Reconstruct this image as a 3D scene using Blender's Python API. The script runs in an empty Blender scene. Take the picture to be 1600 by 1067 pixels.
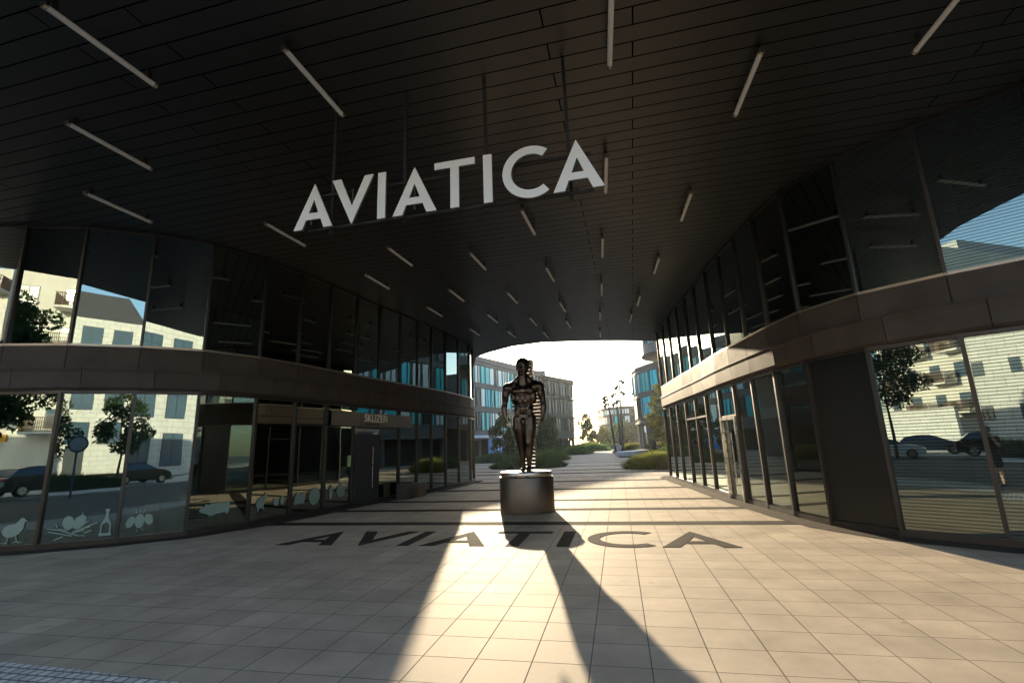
import bpy, bmesh, math, random
from mathutils import Vector, Matrix, Euler
from mathutils.geometry import tessellate_polygon
random.seed(7)
S = bpy.context.scene
COL = S.collection
R_ = math.radians

# ---------------------------------------------------------------- camera
cam = bpy.data.cameras.new('camera'); cam.sensor_width = 36; cam.sensor_fit = 'HORIZONTAL'
cam.lens = 750/1600*36; cam.clip_start = .05; cam.clip_end = 4000
co = bpy.data.objects.new('camera', cam); COL.objects.link(co); S.camera = co
CR = ((0.9739806563983541, 0.0810167722828182, 0.2116552942184657),
      (0.22388736580436772, -0.19908166334308833, -0.9540654792799761),
      (-0.035158617649340716, 0.976628268037242, -0.2120403208721498))
co.matrix_world = Matrix.Translation((0, 0, 1.75)) @ Matrix(CR).to_4x4()

# ---------------------------------------------------------------- light
SUN_AZ, SUN_EL = -15.7, 13.5            # degrees from +Y towards +X, above horizon
w = bpy.data.worlds.new('World'); S.world = w; w.use_nodes = True
nt = w.node_tree
sky = nt.nodes.new('ShaderNodeTexSky'); sky.sky_type = 'NISHITA'; sky.sun_disc = False
sky.sun_elevation = R_(SUN_EL); sky.sun_rotation = R_(SUN_AZ); sky.altitude = 200
sky.air_density = 1.0; sky.dust_density = 1.2; sky.ozone_density = 1.5
bg = nt.nodes['Background']; bg.inputs['Strength'].default_value = .15
nt.links.new(sky.outputs[0], bg.inputs[0])
sl = bpy.data.lights.new('sun', 'SUN'); sl.energy = 4.8; sl.angle = R_(.5); sl.color = (1, .82, .56)
so = bpy.data.objects.new('sun', sl); COL.objects.link(so)
sd = Vector((math.sin(R_(SUN_AZ))*math.cos(R_(SUN_EL)), math.cos(R_(SUN_AZ))*math.cos(R_(SUN_EL)), math.sin(R_(SUN_EL))))
so.rotation_euler = sd.to_track_quat('Z', 'Y').to_euler(); so.location = (-10, 30, 40)
S.view_settings.view_transform = 'Standard'; S.view_settings.look = 'None'
S.view_settings.gamma = 1; S.view_settings.exposure = 1.74
S.cycles.use_denoising = True; S.cycles.max_bounces = 10; S.cycles.transparent_max_bounces = 16
S.cycles.blur_glossy = .2; S.cycles.caustics_reflective = True; S.cycles.caustics_refractive = False
S.cycles.sample_clamp_indirect = 6

# ---------------------------------------------------------------- materials
MATS = {}
def mat(name, col, rough=.5, metal=0., spec=.5, noise=0., nscale=4., bump=0., bscale=60., coat=0.):
    if name in MATS: return MATS[name]
    m = bpy.data.materials.new(name); m.use_nodes = True; t = m.node_tree; b = t.nodes['Principled BSDF']
    b.inputs['Base Color'].default_value = (*col, 1); b.inputs['Roughness'].default_value = rough
    b.inputs['Metallic'].default_value = metal; b.inputs['Specular IOR Level'].default_value = spec
    b.inputs['Coat Weight'].default_value = coat
    if noise or bump:
        tc = t.nodes.new('ShaderNodeTexCoord')
    if noise:
        n = t.nodes.new('ShaderNodeTexNoise'); n.inputs['Scale'].default_value = nscale; n.inputs['Detail'].default_value = 6
        t.links.new(tc.outputs['Object'], n.inputs['Vector'])
        r = t.nodes.new('ShaderNodeValToRGB'); r.color_ramp.elements[0].position = .3; r.color_ramp.elements[1].position = .72
        r.color_ramp.elements[0].color = (*[c*(1-noise) for c in col], 1)
        r.color_ramp.elements[1].color = (*[min(1, c*(1+noise)) for c in col], 1)
        t.links.new(n.outputs['Fac'], r.inputs[0]); t.links.new(r.outputs[0], b.inputs['Base Color'])
        mr = t.nodes.new('ShaderNodeMapRange'); mr.inputs[3].default_value = max(.02, rough-.08); mr.inputs[4].default_value = rough+.1
        t.links.new(n.outputs['Fac'], mr.inputs[0]); t.links.new(mr.outputs[0], b.inputs['Roughness'])
    if bump:
        n2 = t.nodes.new('ShaderNodeTexNoise'); n2.inputs['Scale'].default_value = bscale; n2.inputs['Detail'].default_value = 4
        t.links.new(tc.outputs['Object'], n2.inputs['Vector'])
        bp = t.nodes.new('ShaderNodeBump'); bp.inputs['Strength'].default_value = bump; bp.inputs['Distance'].default_value = .02
        t.links.new(n2.outputs['Fac'], bp.inputs['Height']); t.links.new(bp.outputs[0], b.inputs['Normal'])
    MATS[name] = m; return m

def glass(name, tint, base=.2, rough=0., wav=.0, refl=(.83, .95, .88)):
    """coated facade glass: mirror layer over a tinted clear body"""
    if name in MATS: return MATS[name]
    m = bpy.data.materials.new(name); m.use_nodes = True; t = m.node_tree
    for n in list(t.nodes):
        if n.type == 'BSDF_PRINCIPLED': t.nodes.remove(n)
    out = [n for n in t.nodes if n.type == 'OUTPUT_MATERIAL'][0]
    tr = t.nodes.new('ShaderNodeBsdfTransparent'); tr.inputs[0].default_value = (*tint, 1)
    gl = t.nodes.new('ShaderNodeBsdfGlossy'); gl.inputs['Roughness'].default_value = rough; gl.inputs['Color'].default_value = (*refl, 1)
    fr = t.nodes.new('ShaderNodeFresnel'); fr.inputs[0].default_value = 1.6
    mm = t.nodes.new('ShaderNodeMapRange'); mm.inputs[1].default_value = 0; mm.inputs[2].default_value = 1
    mm.inputs[3].default_value = base; mm.inputs[4].default_value = 1
    t.links.new(fr.outputs[0], mm.inputs[0])
    mx = t.nodes.new('ShaderNodeMixShader'); t.links.new(mm.outputs[0], mx.inputs[0])
    t.links.new(tr.outputs[0], mx.inputs[1]); t.links.new(gl.outputs[0], mx.inputs[2]); t.links.new(mx.outputs[0], out.inputs[0])
    if wav:
        tc = t.nodes.new('ShaderNodeTexCoord'); n = t.nodes.new('ShaderNodeTexNoise'); n.inputs['Scale'].default_value = .9
        n.inputs['Detail'].default_value = 1
        t.links.new(tc.outputs['Object'], n.inputs['Vector'])
        bp = t.nodes.new('ShaderNodeBump'); bp.inputs['Strength'].default_value = 1; bp.inputs['Distance'].default_value = wav
        t.links.new(n.outputs['Fac'], bp.inputs['Height']); t.links.new(bp.outputs[0], gl.inputs['Normal'])
    MATS[name] = m; return m

def frit(name, base_mat, pitch=.055):
    m = base_mat.copy(); m.name = name; t = m.node_tree; out = [n for n in t.nodes if n.type == 'OUTPUT_MATERIAL'][0]
    src = out.inputs[0].links[0].from_socket
    tc = t.nodes.new('ShaderNodeTexCoord'); sp = t.nodes.new('ShaderNodeSeparateXYZ'); t.links.new(tc.outputs['Object'], sp.inputs[0])
    dv = t.nodes.new('ShaderNodeMath'); dv.operation = 'DIVIDE'; dv.inputs[1].default_value = pitch; t.links.new(sp.outputs[2], dv.inputs[0])
    fc = t.nodes.new('ShaderNodeMath'); fc.operation = 'FRACT'; t.links.new(dv.outputs[0], fc.inputs[0])
    gt = t.nodes.new('ShaderNodeMath'); gt.operation = 'LESS_THAN'; gt.inputs[1].default_value = .42; t.links.new(fc.outputs[0], gt.inputs[0])
    ml = t.nodes.new('ShaderNodeMath'); ml.operation = 'MULTIPLY'; ml.inputs[1].default_value = .5; t.links.new(gt.outputs[0], ml.inputs[0])
    df = t.nodes.new('ShaderNodeBsdfDiffuse'); df.inputs[0].default_value = (.03, .034, .032, 1)
    mx = t.nodes.new('ShaderNodeMixShader'); t.links.new(ml.outputs[0], mx.inputs[0]); t.links.new(src, mx.inputs[1]); t.links.new(df.outputs[0], mx.inputs[2])
    t.links.new(mx.outputs[0], out.inputs[0]); MATS[name] = m; return m

def brick_mat(name, c1, c2, mortar, bw, rh, ms, offset, rough, metal=0., spec=.5, rot=0., shift=(0, 0), bumpd=.0012, noise=.12, nscale=3., speck=0., rx=0.):
    m = bpy.data.materials.new(name); m.use_nodes = True; t = m.node_tree; b = t.nodes['Principled BSDF']
    b.inputs['Metallic'].default_value = metal; b.inputs['Specular IOR Level'].default_value = spec
    tc = t.nodes.new('ShaderNodeTexCoord'); mp = t.nodes.new('ShaderNodeMapping')
    mp.inputs['Rotation'].default_value = (rx, 0, rot); mp.inputs['Location'].default_value = (shift[0], shift[1], 0)
    t.links.new(tc.outputs['Object'], mp.inputs[0])
    br = t.nodes.new('ShaderNodeTexBrick'); br.offset = offset; br.squash = 1
    br.inputs['Scale'].default_value = 1; br.inputs['Brick Width'].default_value = bw; br.inputs['Row Height'].default_value = rh
    br.inputs['Mortar Size'].default_value = ms; br.inputs['Mortar Smooth'].default_value = .1
    br.inputs['Color1'].default_value = (*c1, 1); br.inputs['Color2'].default_value = (*c2, 1); br.inputs['Mortar'].default_value = (*mortar, 1)
    t.links.new(mp.outputs[0], br.inputs['Vector'])
    n = t.nodes.new('ShaderNodeTexNoise'); n.inputs['Scale'].default_value = nscale; n.inputs['Detail'].default_value = 8; n.inputs['Roughness'].default_value = .62
    t.links.new(tc.outputs['Object'], n.inputs['Vector'])
    mr = t.nodes.new('ShaderNodeMapRange'); mr.inputs[1].default_value = .25; mr.inputs[2].default_value = .75
    mr.inputs[3].default_value = 1-noise; mr.inputs[4].default_value = 1+noise; t.links.new(n.outputs['Fac'], mr.inputs[0])
    mx = t.nodes.new('ShaderNodeVectorMath'); mx.operation = 'SCALE'
    t.links.new(br.outputs['Color'], mx.inputs[0]); t.links.new(mr.outputs[0], mx.inputs['Scale'])
    last = mx.outputs[0]
    if speck:
        n3 = t.nodes.new('ShaderNodeTexNoise'); n3.inputs['Scale'].default_value = 160; n3.inputs['Detail'].default_value = 2
        t.links.new(tc.outputs['Object'], n3.inputs['Vector'])
        m3 = t.nodes.new('ShaderNodeMapRange'); m3.inputs[1].default_value = .3; m3.inputs[2].default_value = .7
        m3.inputs[3].default_value = 1-speck; m3.inputs[4].default_value = 1+speck; t.links.new(n3.outputs['Fac'], m3.inputs[0])
        mx3 = t.nodes.new('ShaderNodeVectorMath'); mx3.operation = 'SCALE'
        t.links.new(last, mx3.inputs[0]); t.links.new(m3.outputs[0], mx3.inputs['Scale']); last = mx3.outputs[0]
    if speck:
        n5 = t.nodes.new('ShaderNodeTexNoise'); n5.inputs['Scale'].default_value = 2.3; n5.inputs['Detail'].default_value = 3
        t.links.new(tc.outputs['Object'], n5.inputs['Vector'])
        m5 = t.nodes.new('ShaderNodeMapRange'); m5.inputs[1].default_value = .68; m5.inputs[2].default_value = .76
        m5.inputs[3].default_value = 1; m5.inputs[4].default_value = .72; t.links.new(n5.outputs['Fac'], m5.inputs[0])
        mx5 = t.nodes.new('ShaderNodeVectorMath'); mx5.operation = 'SCALE'
        t.links.new(last, mx5.inputs[0]); t.links.new(m5.outputs[0], mx5.inputs['Scale']); last = mx5.outputs[0]
    if speck:
        vo = t.nodes.new('ShaderNodeTexVoronoi'); vo.inputs['Scale'].default_value = 1.1; t.links.new(tc.outputs['Object'], vo.inputs['Vector'])
        mv = t.nodes.new('ShaderNodeMapRange'); mv.inputs[1].default_value = .018; mv.inputs[2].default_value = .035
        mv.inputs[3].default_value = .55; mv.inputs[4].default_value = 1; t.links.new(vo.outputs['Distance'], mv.inputs[0])
        mx6 = t.nodes.new('ShaderNodeVectorMath'); mx6.operation = 'SCALE'
        t.links.new(last, mx6.inputs[0]); t.links.new(mv.outputs[0], mx6.inputs['Scale']); last = mx6.outputs[0]
    t.links.new(last, b.inputs['Base Color'])
    rr = t.nodes.new('ShaderNodeMapRange'); rr.inputs[3].default_value = rough-.07; rr.inputs[4].default_value = rough+.1
    t.links.new(n.outputs['Fac'], rr.inputs[0]); t.links.new(rr.outputs[0], b.inputs['Roughness'])
    sv = t.nodes.new('ShaderNodeMapRange'); sv.inputs[3].default_value = spec; sv.inputs[4].default_value = 0
    t.links.new(br.outputs['Fac'], sv.inputs[0]); t.links.new(sv.outputs[0], b.inputs['Specular IOR Level'])
    n4 = t.nodes.new('ShaderNodeTexNoise'); n4.inputs['Scale'].default_value = 90; t.links.new(tc.outputs['Object'], n4.inputs['Vector'])
    ad = t.nodes.new('ShaderNodeMath'); ad.operation = 'MULTIPLY_ADD'; ad.inputs[1].default_value = .18 if speck else .0
    sb = t.nodes.new('ShaderNodeMath'); sb.operation = 'SUBTRACT'; sb.inputs[0].default_value = 1; t.links.new(br.outputs['Fac'], sb.inputs[1])
    t.links.new(n4.outputs['Fac'], ad.inputs[0]); t.links.new(sb.outputs[0], ad.inputs[2])
    bp = t.nodes.new('ShaderNodeBump'); bp.inputs['Strength'].default_value = .7; bp.inputs['Distance'].default_value = bumpd
    t.links.new(ad.outputs[0], bp.inputs['Height']); t.links.new(bp.outputs[0], b.inputs['Normal'])
    MATS[name] = m; return m

PAVE = brick_mat('pale stone paving', (.305, .25, .19), (.36, .297, .225), (.13, .112, .09), .48, .455, .005, 0, .75, spec=.12,
                 rot=R_(-.7), shift=(.36, -.27), noise=.26, nscale=1.3, speck=.2)
SOFF = brick_mat('dark soffit boards', (.0245, .0228, .0218), (.029, .027, .0258), (.0, .0, .0), 6.1, .283, .011, .19, .36, metal=.1, spec=.62,
                 rot=R_(.86), shift=(-.47, .02), bumpd=.02, noise=.1, nscale=2.)
COB = brick_mat('grey cobbles', (.36, .355, .34), (.56, .55, .53), (.16, .155, .15), .1, .095, .010, .5, .5, bumpd=.03, noise=.2, nscale=8, speck=.1)
GRAVEL = mat('dark gravel inlay', (.026, .022, .018), .95, spec=.08, noise=.75, nscale=70, bump=1., bscale=80)
BRONZE = mat('bronze anodised metal', (.068, .054, .045), .66, .0, spec=.06, noise=.16, nscale=2.2)
BRONZE_D = mat('dark bronze frame', (.045, .036, .031), .4, .6, noise=.1)
BRONZE_L = mat('light bronze cap', (.3, .25, .2), .35, .8)
DARK = mat('flat black', (.012, .011, .011), .7)
GLASS = glass('tinted facade glass', (.42, .48, .45), .22, wav=.0011)
GLASS_F = frit('line printed facade glass', GLASS)
INT_FLOOR = mat('interior floor', (.10, .095, .085), .35, noise=.2)
INT_WALL = mat('interior wall', (.2, .21, .19), .8, noise=.25, nscale=.6)
INT_COLU = mat('interior column', (.42, .42, .38), .7)
STEEL = mat('satin steel', (.42, .38, .34), .28, 1., noise=.1, nscale=6)
PED = mat('dark patinated plate', (.11, .088, .072), .36, .85, noise=.13, nscale=2.2)
STAT = mat('polished dark bronze', (.085, .067, .054), .32, 1., noise=.12, nscale=5)
WHITE_L = mat('white letter face', (.74, .70, .66), .55)
SIGN_SIDE = mat('letter side', (.12, .11, .10), .5)
TUBE = mat('opal tube', (.72, .69, .64), .3)
ASPH = mat('asphalt', (.05, .05, .052), .75, noise=.3, nscale=2., bump=.6, bscale=120)
KERB = mat('kerb stone', (.33, .32, .30), .7, noise=.15)
CONC = mat('pale concrete', (.46, .45, .43), .75, noise=.1)
DECAL = mat('pale green vinyl', (.18, .25, .215), .5)
CREAM = mat('cream render', (.60, .59, .55), .85, noise=.06, nscale=.7)
WHITEW = brick_mat('white stone cladding', (.52, .53, .53), (.58, .59, .58), (.25, .25, .25), 1.3, .62, .018, .5, .7, noise=.08, nscale=.5, rx=R_(-90))
WINF = mat('window frame dark', (.03, .04, .05), .4)
WING = mat('window glass blue', (.06, .10, .15), .1, spec=.35)
ROOF = mat('dark slate roof', (.05, .052, .06), .6)
BALC = mat('brown balcony lattice', (.13, .085, .06), .7, noise=.3, nscale=12)
FAC_G = mat('grey facade panel', (.095, .092, .088), .6, noise=.15, nscale=.5)
FAC_D = mat('charcoal facade panel', (.022, .021, .021), .6, noise=.15, nscale=.5)
TEAL = mat('teal glass fin', (.0, .42, .43), .3, spec=.5)
CYAN = mat('cyan glass panel', (.03, .58, .68), .25, spec=.6)
PALEG = mat('pale window glass', (.6, .65, .62), .25, spec=.5)
DARKG = mat('dark window glass', (.02, .03, .035), .15, spec=.35)
BLUE = mat('blue entrance wall', (.0, .16, .42), .45)
BARK = mat('bark', (.06, .045, .035), .9)
LEAFD = mat('leaf dark', (.035, .065, .02), .6, noise=.5, nscale=1.3); LEAFM = mat('leaf mid', (.07, .12, .03), .6, noise=.5, nscale=1.3)
LEAFY = mat('leaf yellow green', (.12, .125, .035), .6, noise=.55, nscale=1.6)
for _m in (LEAFD, LEAFM, LEAFY):
    _t = _m.node_tree; _b = _t.nodes['Principled BSDF']; _o = [n for n in _t.nodes if n.type == 'OUTPUT_MATERIAL'][0]
    _tl = _t.nodes.new('ShaderNodeBsdfTranslucent'); c = _b.inputs['Base Color'].default_value
    _tl.inputs[0].default_value = (c[0]*1.6, c[1]*1.7, c[2]*1.1, 1)
    _mx = _t.nodes.new('ShaderNodeMixShader'); _mx.inputs[0].default_value = .4
    _t.links.new(_b.outputs[0], _mx.inputs[1]); _t.links.new(_tl.outputs[0], _mx.inputs[2]); _t.links.new(_mx.outputs[0], _o.inputs[0])

# ---------------------------------------------------------------- helpers
class MB:
    def __init__(s): s.v = []; s.f = []; s.m = []; s.sm = []
    def add(s, vs, fs, mi=0, smooth=False):
        o = len(s.v); s.v += [tuple(v) for v in vs]
        for f in fs: s.f.append(tuple(i+o for i in f)); s.m.append(mi); s.sm.append(smooth)
        return s
    def box(s, c, d, rz=0, mi=0, bev=0.):
        x, y, z = d[0]/2, d[1]/2, d[2]/2
        ca, sa = math.cos(rz), math.sin(rz)
        pts = [(-x,-y,-z),(x,-y,-z),(x,y,-z),(-x,y,-z),(-x,-y,z),(x,-y,z),(x,y,z),(-x,y,z)]
        vs = [(c[0]+p[0]*ca-p[1]*sa, c[1]+p[0]*sa+p[1]*ca, c[2]+p[2]) for p in pts]
        return s.add(vs, [(0,3,2,1),(4,5,6,7),(0,1,5,4),(1,2,6,5),(2,3,7,6),(3,0,4,7)], mi)
    def seg(s, a, b, t, h, z0, off=0., mi=0, ext=0.):
        """upright slab along plan segment a-b: thickness t, z0..z0+h, off = shift along normal"""
        ax, ay = a; bx, by = b; L = math.hypot(bx-ax, by-ay); ux, uy = (bx-ax)/L, (by-ay)/L; nx, ny = uy, -ux
        cx_, cy_ = (ax+bx)/2+nx*off, (ay+by)/2+ny*off
        return s.box((cx_, cy_, z0+h/2), (L+2*ext, t, h), math.atan2(uy, ux), mi)
    def prism(s, poly, z0, z1, mi=0, mi_side=None, holes=()):
        if mi_side is None: mi_side = mi
        rings = [list(poly)]+[list(h) for h in holes]
        allp = [p for r in rings for p in r]; n = len(allp)
        tris = tessellate_polygon([[Vector((p[0], p[1], 0)) for p in r] for r in rings])
        vs = [(p[0], p[1], z0) for p in allp]+[(p[0], p[1], z1) for p in allp]
        o = len(s.v); s.v += vs
        for t in tris:
            a = [allp[i] for i in t]; ar = (a[1][0]-a[0][0])*(a[2][1]-a[0][1])-(a[2][0]-a[0][0])*(a[1][1]-a[0][1])
            t = t if ar > 0 else t[::-1]
            s.f.append(tuple(o+n+i for i in t)); s.m.append(mi); s.sm.append(False)
            s.f.append(tuple(o+i for i in t[::-1])); s.m.append(mi); s.sm.append(False)
        k = 0
        for r in rings:
            ar = sum(r[i][0]*r[(i+1) % len(r)][1]-r[(i+1) % len(r)][0]*r[i][1] for i in range(len(r)))
            hole = k > 0
            for i in range(len(r)):
                j = (i+1) % len(r); q = (o+k+i, o+k+j, o+n+k+j, o+n+k+i)
                if (ar < 0) != hole: q = q[::-1]
                s.f.append(q); s.m.append(mi_side); s.sm.append(False)
            k += len(r)
        return s
    def cyl(s, p0, p1, r0, r1=None, n=16, mi=0, caps=True, smooth=True):
        if r1 is None: r1 = r0
        p0 = Vector(p0); p1 = Vector(p1); d = (p1-p0).normalized()
        u = d.orthogonal().normalized(); v = d.cross(u)
        vs = []
        for p, r in ((p0, r0), (p1, r1)):
            for i in range(n):
                a = 2*math.pi*i/n; vs.append(p+u*math.cos(a)*r+v*math.sin(a)*r)
        s.add(vs, [(i, (i+1) % n, n+(i+1) % n, n+i) for i in range(n)], mi, smooth)
        if caps: s.add(vs, [tuple(range(n))[::-1], tuple(range(n, 2*n))], mi)
        return s
    def lathe(s, prof, c=(0, 0, 0), n=32, mi=0):
        vs = []; fs = []
        for (r, z) in prof:
            for i in range(n):
                a = 2*math.pi*i/n; vs.append((c[0]+r*math.cos(a), c[1]+r*math.sin(a), c[2]+z))
        for k in range(len(prof)-1):
            for i in range(n):
                j = (i+1) % n; fs.append((k*n+i, k*n+j, (k+1)*n+j, (k+1)*n+i))
        s.add(vs, fs, mi, True)
        return s.add(vs, [tuple(range((len(prof)-1)*n, len(prof)*n)), tuple(range(n))[::-1]], mi)
    def ell(s, c, r, n=14, m=9, mi=0, rot=None):
        vs = []; fs = []; c = Vector(c)
        for k in range(m+1):
            th = math.pi*k/m
            for i in range(n):
                a = 2*math.pi*i/n; p = Vector((r[0]*math.sin(th)*math.cos(a), r[1]*math.sin(th)*math.sin(a), r[2]*math.cos(th)))
                if rot: p = rot @ p
                vs.append(c+p)
        for k in range(m):
            for i in range(n):
                j = (i+1) % n; fs.append((k*n+i, (k+1)*n+i, (k+1)*n+j, k*n+j))
        return s.add(vs, fs, mi, True)
    def build(s, name, mats, parent=None, loc=None, rot=None):
        me = bpy.data.meshes.new(name); me.from_pydata(s.v, [], s.f)
        if not isinstance(mats, (list, tuple)): mats = [mats]
        for m in mats: me.materials.append(m)
        me.polygons.foreach_set('material_index', s.m); me.polygons.foreach_set('use_smooth', s.sm); me.update()
        o = bpy.data.objects.new(name, me); COL.objects.link(o)
        if parent: o.parent = parent
        if loc: o.location = loc
        if rot: o.rotation_euler = rot
        return o
def tag(o, label=None, cat=None, group=None, kind=None):
    if label: o['label'] = label
    if cat: o['category'] = cat
    if group: o['group'] = group
    if kind: o['kind'] = kind
    return o
def thing(name, label, cat, loc=(0, 0, 0), rz=0, group=None):
    o = bpy.data.objects.new(name, None); COL.objects.link(o); o.location = loc; o.rotation_euler = (0, 0, rz)
    o.empty_display_size = .2
    return tag(o, label, cat, group)
def copy_tree(o, parent=None):
    c = o.copy(); COL.objects.link(c); c.parent = parent
    for ch in o.children: copy_tree(ch, c)
    return c
def bevel(o, wd, seg=2):
    m = o.modifiers.new('bevel', 'BEVEL'); m.width = wd; m.segments = seg; m.limit_method = 'ANGLE'; m.angle_limit = R_(40); return o

# ================================================================ GROUND
def sheet(name, poly, z, m, kind='structure'):
    b = MB(); b.add([(p[0], p[1], z) for p in poly], [tuple(range(len(poly)))]); o = b.build(name, m); tag(o, kind=kind); return o
sheet('ground', [(-900, -700), (900, -700), (900, 1500), (-900, 1500)], -.16, mat('far ground', (.16, .16, .14), .9, noise=.2, nscale=.05))
sheet('paving', [(-70, 1.6), (70, 1.6), (70, 150), (-70, 150)], 0., PAVE)
sheet('cobbles', [(-40, 1.7), (40, 1.7), (40, 3.1), (6, 3.2), (0, 3.42), (-2.6, 3.56), (-3.8, 3.61), (-4.7, 3.66), (-5.7, 3.69), (-9, 3.85), (-40, 4.4)], .006, COB)
b = MB(); b.box((0, 1.45, -.06), (140, .3, .14)); tag(b.build('kerb', KERB), kind='structure')
sheet('road', [(-140, -13.5), (140, -13.5), (140, 1.3), (-140, 1.3)], -.12, ASPH)
b = MB(); b.box((0, -13.65, -.06), (280, .3, .14)); tag(b.build('kerb', KERB), kind='structure')
sheet('pavement', [(-140, -25), (140, -25), (140, -13.8), (-140, -13.8)], -.004, CONC)
STR = [(11.42, .46), (13.78, .42), (15.98, .42), (19.8, .6), (23.8, .7), (26.6, .25), (30.2, .85), (33.6, .8), (39.2, .8), (45.6, .9), (51, .8), (58, .9), (66, .9), (76, 1), (88, 1)]
for y, t in STR:
    x0, x1 = (-9.3, 3.6) if y < 25 else (-30, 24)
    dy = math.tan(R_(.69))
    sheet('gravel_strip', [(x0, y-t/2+dy*(x0+2)), (x1, y-t/2+dy*(x1+2)), (x1, y+t/2+dy*(x1+2)), (x0, y+t/2+dy*(x0+2))], .004, GRAVEL)

# letter outlines on a unit-height grid
def arc(cx, cy, r, a0, a1, n=22): return [(cx+r*math.cos(R_(a0+(a1-a0)*i/n)), cy+r*math.sin(R_(a0+(a1-a0)*i/n))) for i in range(n+1)]
GLY = {
 'A': ([(0, 0), (.205, 0), (.285, .2), (.625, .2), (.705, 0), (.91, 0), (.455, 1.0)], [[(.345, .345), (.455, .64), (.565, .345)]], .91),
 'V': ([(0, 1), (.20, 1), (.465, .37), (.73, 1), (.93, 1), (.465, -.03)], [], .93),
 'I': ([(0, 0), (.175, 0), (.175, 1), (0, 1)], [], .175),
 'T': ([(.325, 0), (.5, 0), (.5, .855), (.825, .855), (.825, 1), (0, 1), (0, .855), (.325, .855)], [], .825),
 'C': (arc(.53, .5, .53, 52, 308)+arc(.53, .5, .365, 308, 52), [], .86),
}
def place_glyph(ch, x0, x1, h):
    out, holes, wd = GLY[ch]; sx = (x1-x0)/wd
    f = lambda P: [(x0+p[0]*sx, p[1]*h) for p in P]
    return f(out), [f(q) for q in holes]
SX = [('A', -4.58, -3.93), ('V', -3.96, -3.28), ('I', -3.21, -3.085), ('A', -2.97, -2.30), ('T', -2.33, -1.73), ('I', -1.61, -1.485), ('C', -1.34, -.70), ('A', -.65, .02)]
# floor lettering
fl = thing('floor_lettering', 'large AVIATICA word inlaid in dark gravel before the pedestal', 'lettering', (-6.9, 8.82, 0), R_(.9))
for i, (ch, x0, x1) in enumerate(SX):
    k = 8.64/4.6; P, Hs = place_glyph(ch, (x0+4.58)*k, (x1+4.58)*k, 1.47)
    b = MB(); b.prism(P, .001, .007, holes=Hs); b.build('letter', GRAVEL, fl)
# hanging sign
sg = thing('hanging_sign', 'white AVIATICA letters hung under the dark soffit on a black rail frame', 'sign', (0, 5.82, 5.0))
for ch, x0, x1 in SX:
    P, Hs = place_glyph(ch, x0, x1, .73)
    b = MB(); b.prism(P, -.015, .02, 0, 1, holes=Hs)
    b.build('letter', [WHITE_L, SIGN_SIDE], sg, rot=(R_(90), 0, 0))
for z in (.05, .60):
    fr = MB(); fr.box((-2.28, .14, z), (4.3, .035, .035)); fr.build('rail', DARK, sg)
for x in (-4.08, -2.88, -1.62, -.43):
    b = MB(); b.box((x, .19, 1.08), (.045, .045, 2.2)); b.build('hanger_post', DARK, sg)
for x in (-4.3, -3.62, -3.14, -2.64, -2.03, -1.55, -1.2, -.35):
    b = MB(); b.box((x, .05, .32), (.03, .1, .5)); b.build('bracket', BRONZE_D, sg)

# ================================================================ PASSAGE BUILDING
LP = [(-23.4, 6.2), (-21.9, 6.25), (-20.4, 6.33), (-18.9, 6.46), (-17.4, 6.66), (-15.95, 6.92), (-14.5, 7.28), (-13.2, 7.66), (-12.01, 8.1), (-10.87, 8.83), (-10.0, 9.7), (-9.47, 11.0), (-9.21, 12.24),
      (-9.05, 13.54), (-8.89, 14.87), (-8.72, 16.2), (-8.5, 17.5), (-8.31, 18.75), (-8.14, 19.89), (-7.98, 21.2), (-7.88, 22.76), (-7.82, 24.4), (-7.97, 25.45), (-8.5, 26.4), (-9.3, 27.3), (-10.3, 28.2), (-11.5, 29.0), (-13, 29.9), (-14.5, 30.4), (-16, 31)]
RP = [(9.9, 28.3), (8.4, 28.25), (6.9, 28.1), (5.4, 27.85), (4.0, 27.4), (2.95, 26.8), (2.3, 26.0), (2.02, 24.85), (2.18, 23.45), (2.335, 22.0), (2.505, 20.43), (2.69, 19.08), (2.85, 17.7), (2.99, 16.08), (3.17, 14.8), (3.37, 13.58), (3.575, 12.33), (3.86, 11.1),
      (4.52, 9.98), (5.53, 9.18), (6.75, 8.45), (8.0, 7.9), (9.35, 7.45), (10.8, 7.1), (12.3, 6.85), (13.8, 6.65), (15.3, 6.5)]
ZB0, ZB1, ZB2, ZC = 3.30, 3.79, 4.31, 7.18   # band bottom, ridge, sill, soffit
def offset_path(P, d):
    out = []
    for i, p in enumerate(P):
        a = P[max(0, i-1)]; c = P[min(len(P)-1, i+1)]
        t = Vector((c[0]-a[0], c[1]-a[1])).normalized(); n = Vector((t.y, -t.x))
        if 0 < i < len(P)-1:
            t1 = Vector((p[0]-a[0], p[1]-a[1])).normalized(); n1 = Vector((t1.y, -t1.x)); k = 1/max(.5, n.dot(n1))
        else: k = 1
        out.append((p[0]+n.x*d*k, p[1]+n.y*d*k))
    return out
def ribbon(b, P, prof, mi=0):
    """sweep profile [(offset, z)...] along path P, open strip"""
    rows = [[(q[0], q[1], z) for q in offset_path(P, d)] for d, z in prof]
    n = len(P); vs = [v for r in rows for v in r]; fs = []
    for k in range(len(prof)-1):
        for i in range(n-1): fs.append((k*n+i, k*n+i+1, (k+1)*n+i+1, (k+1)*n+i))
    b.add(vs, fs, mi)

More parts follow.
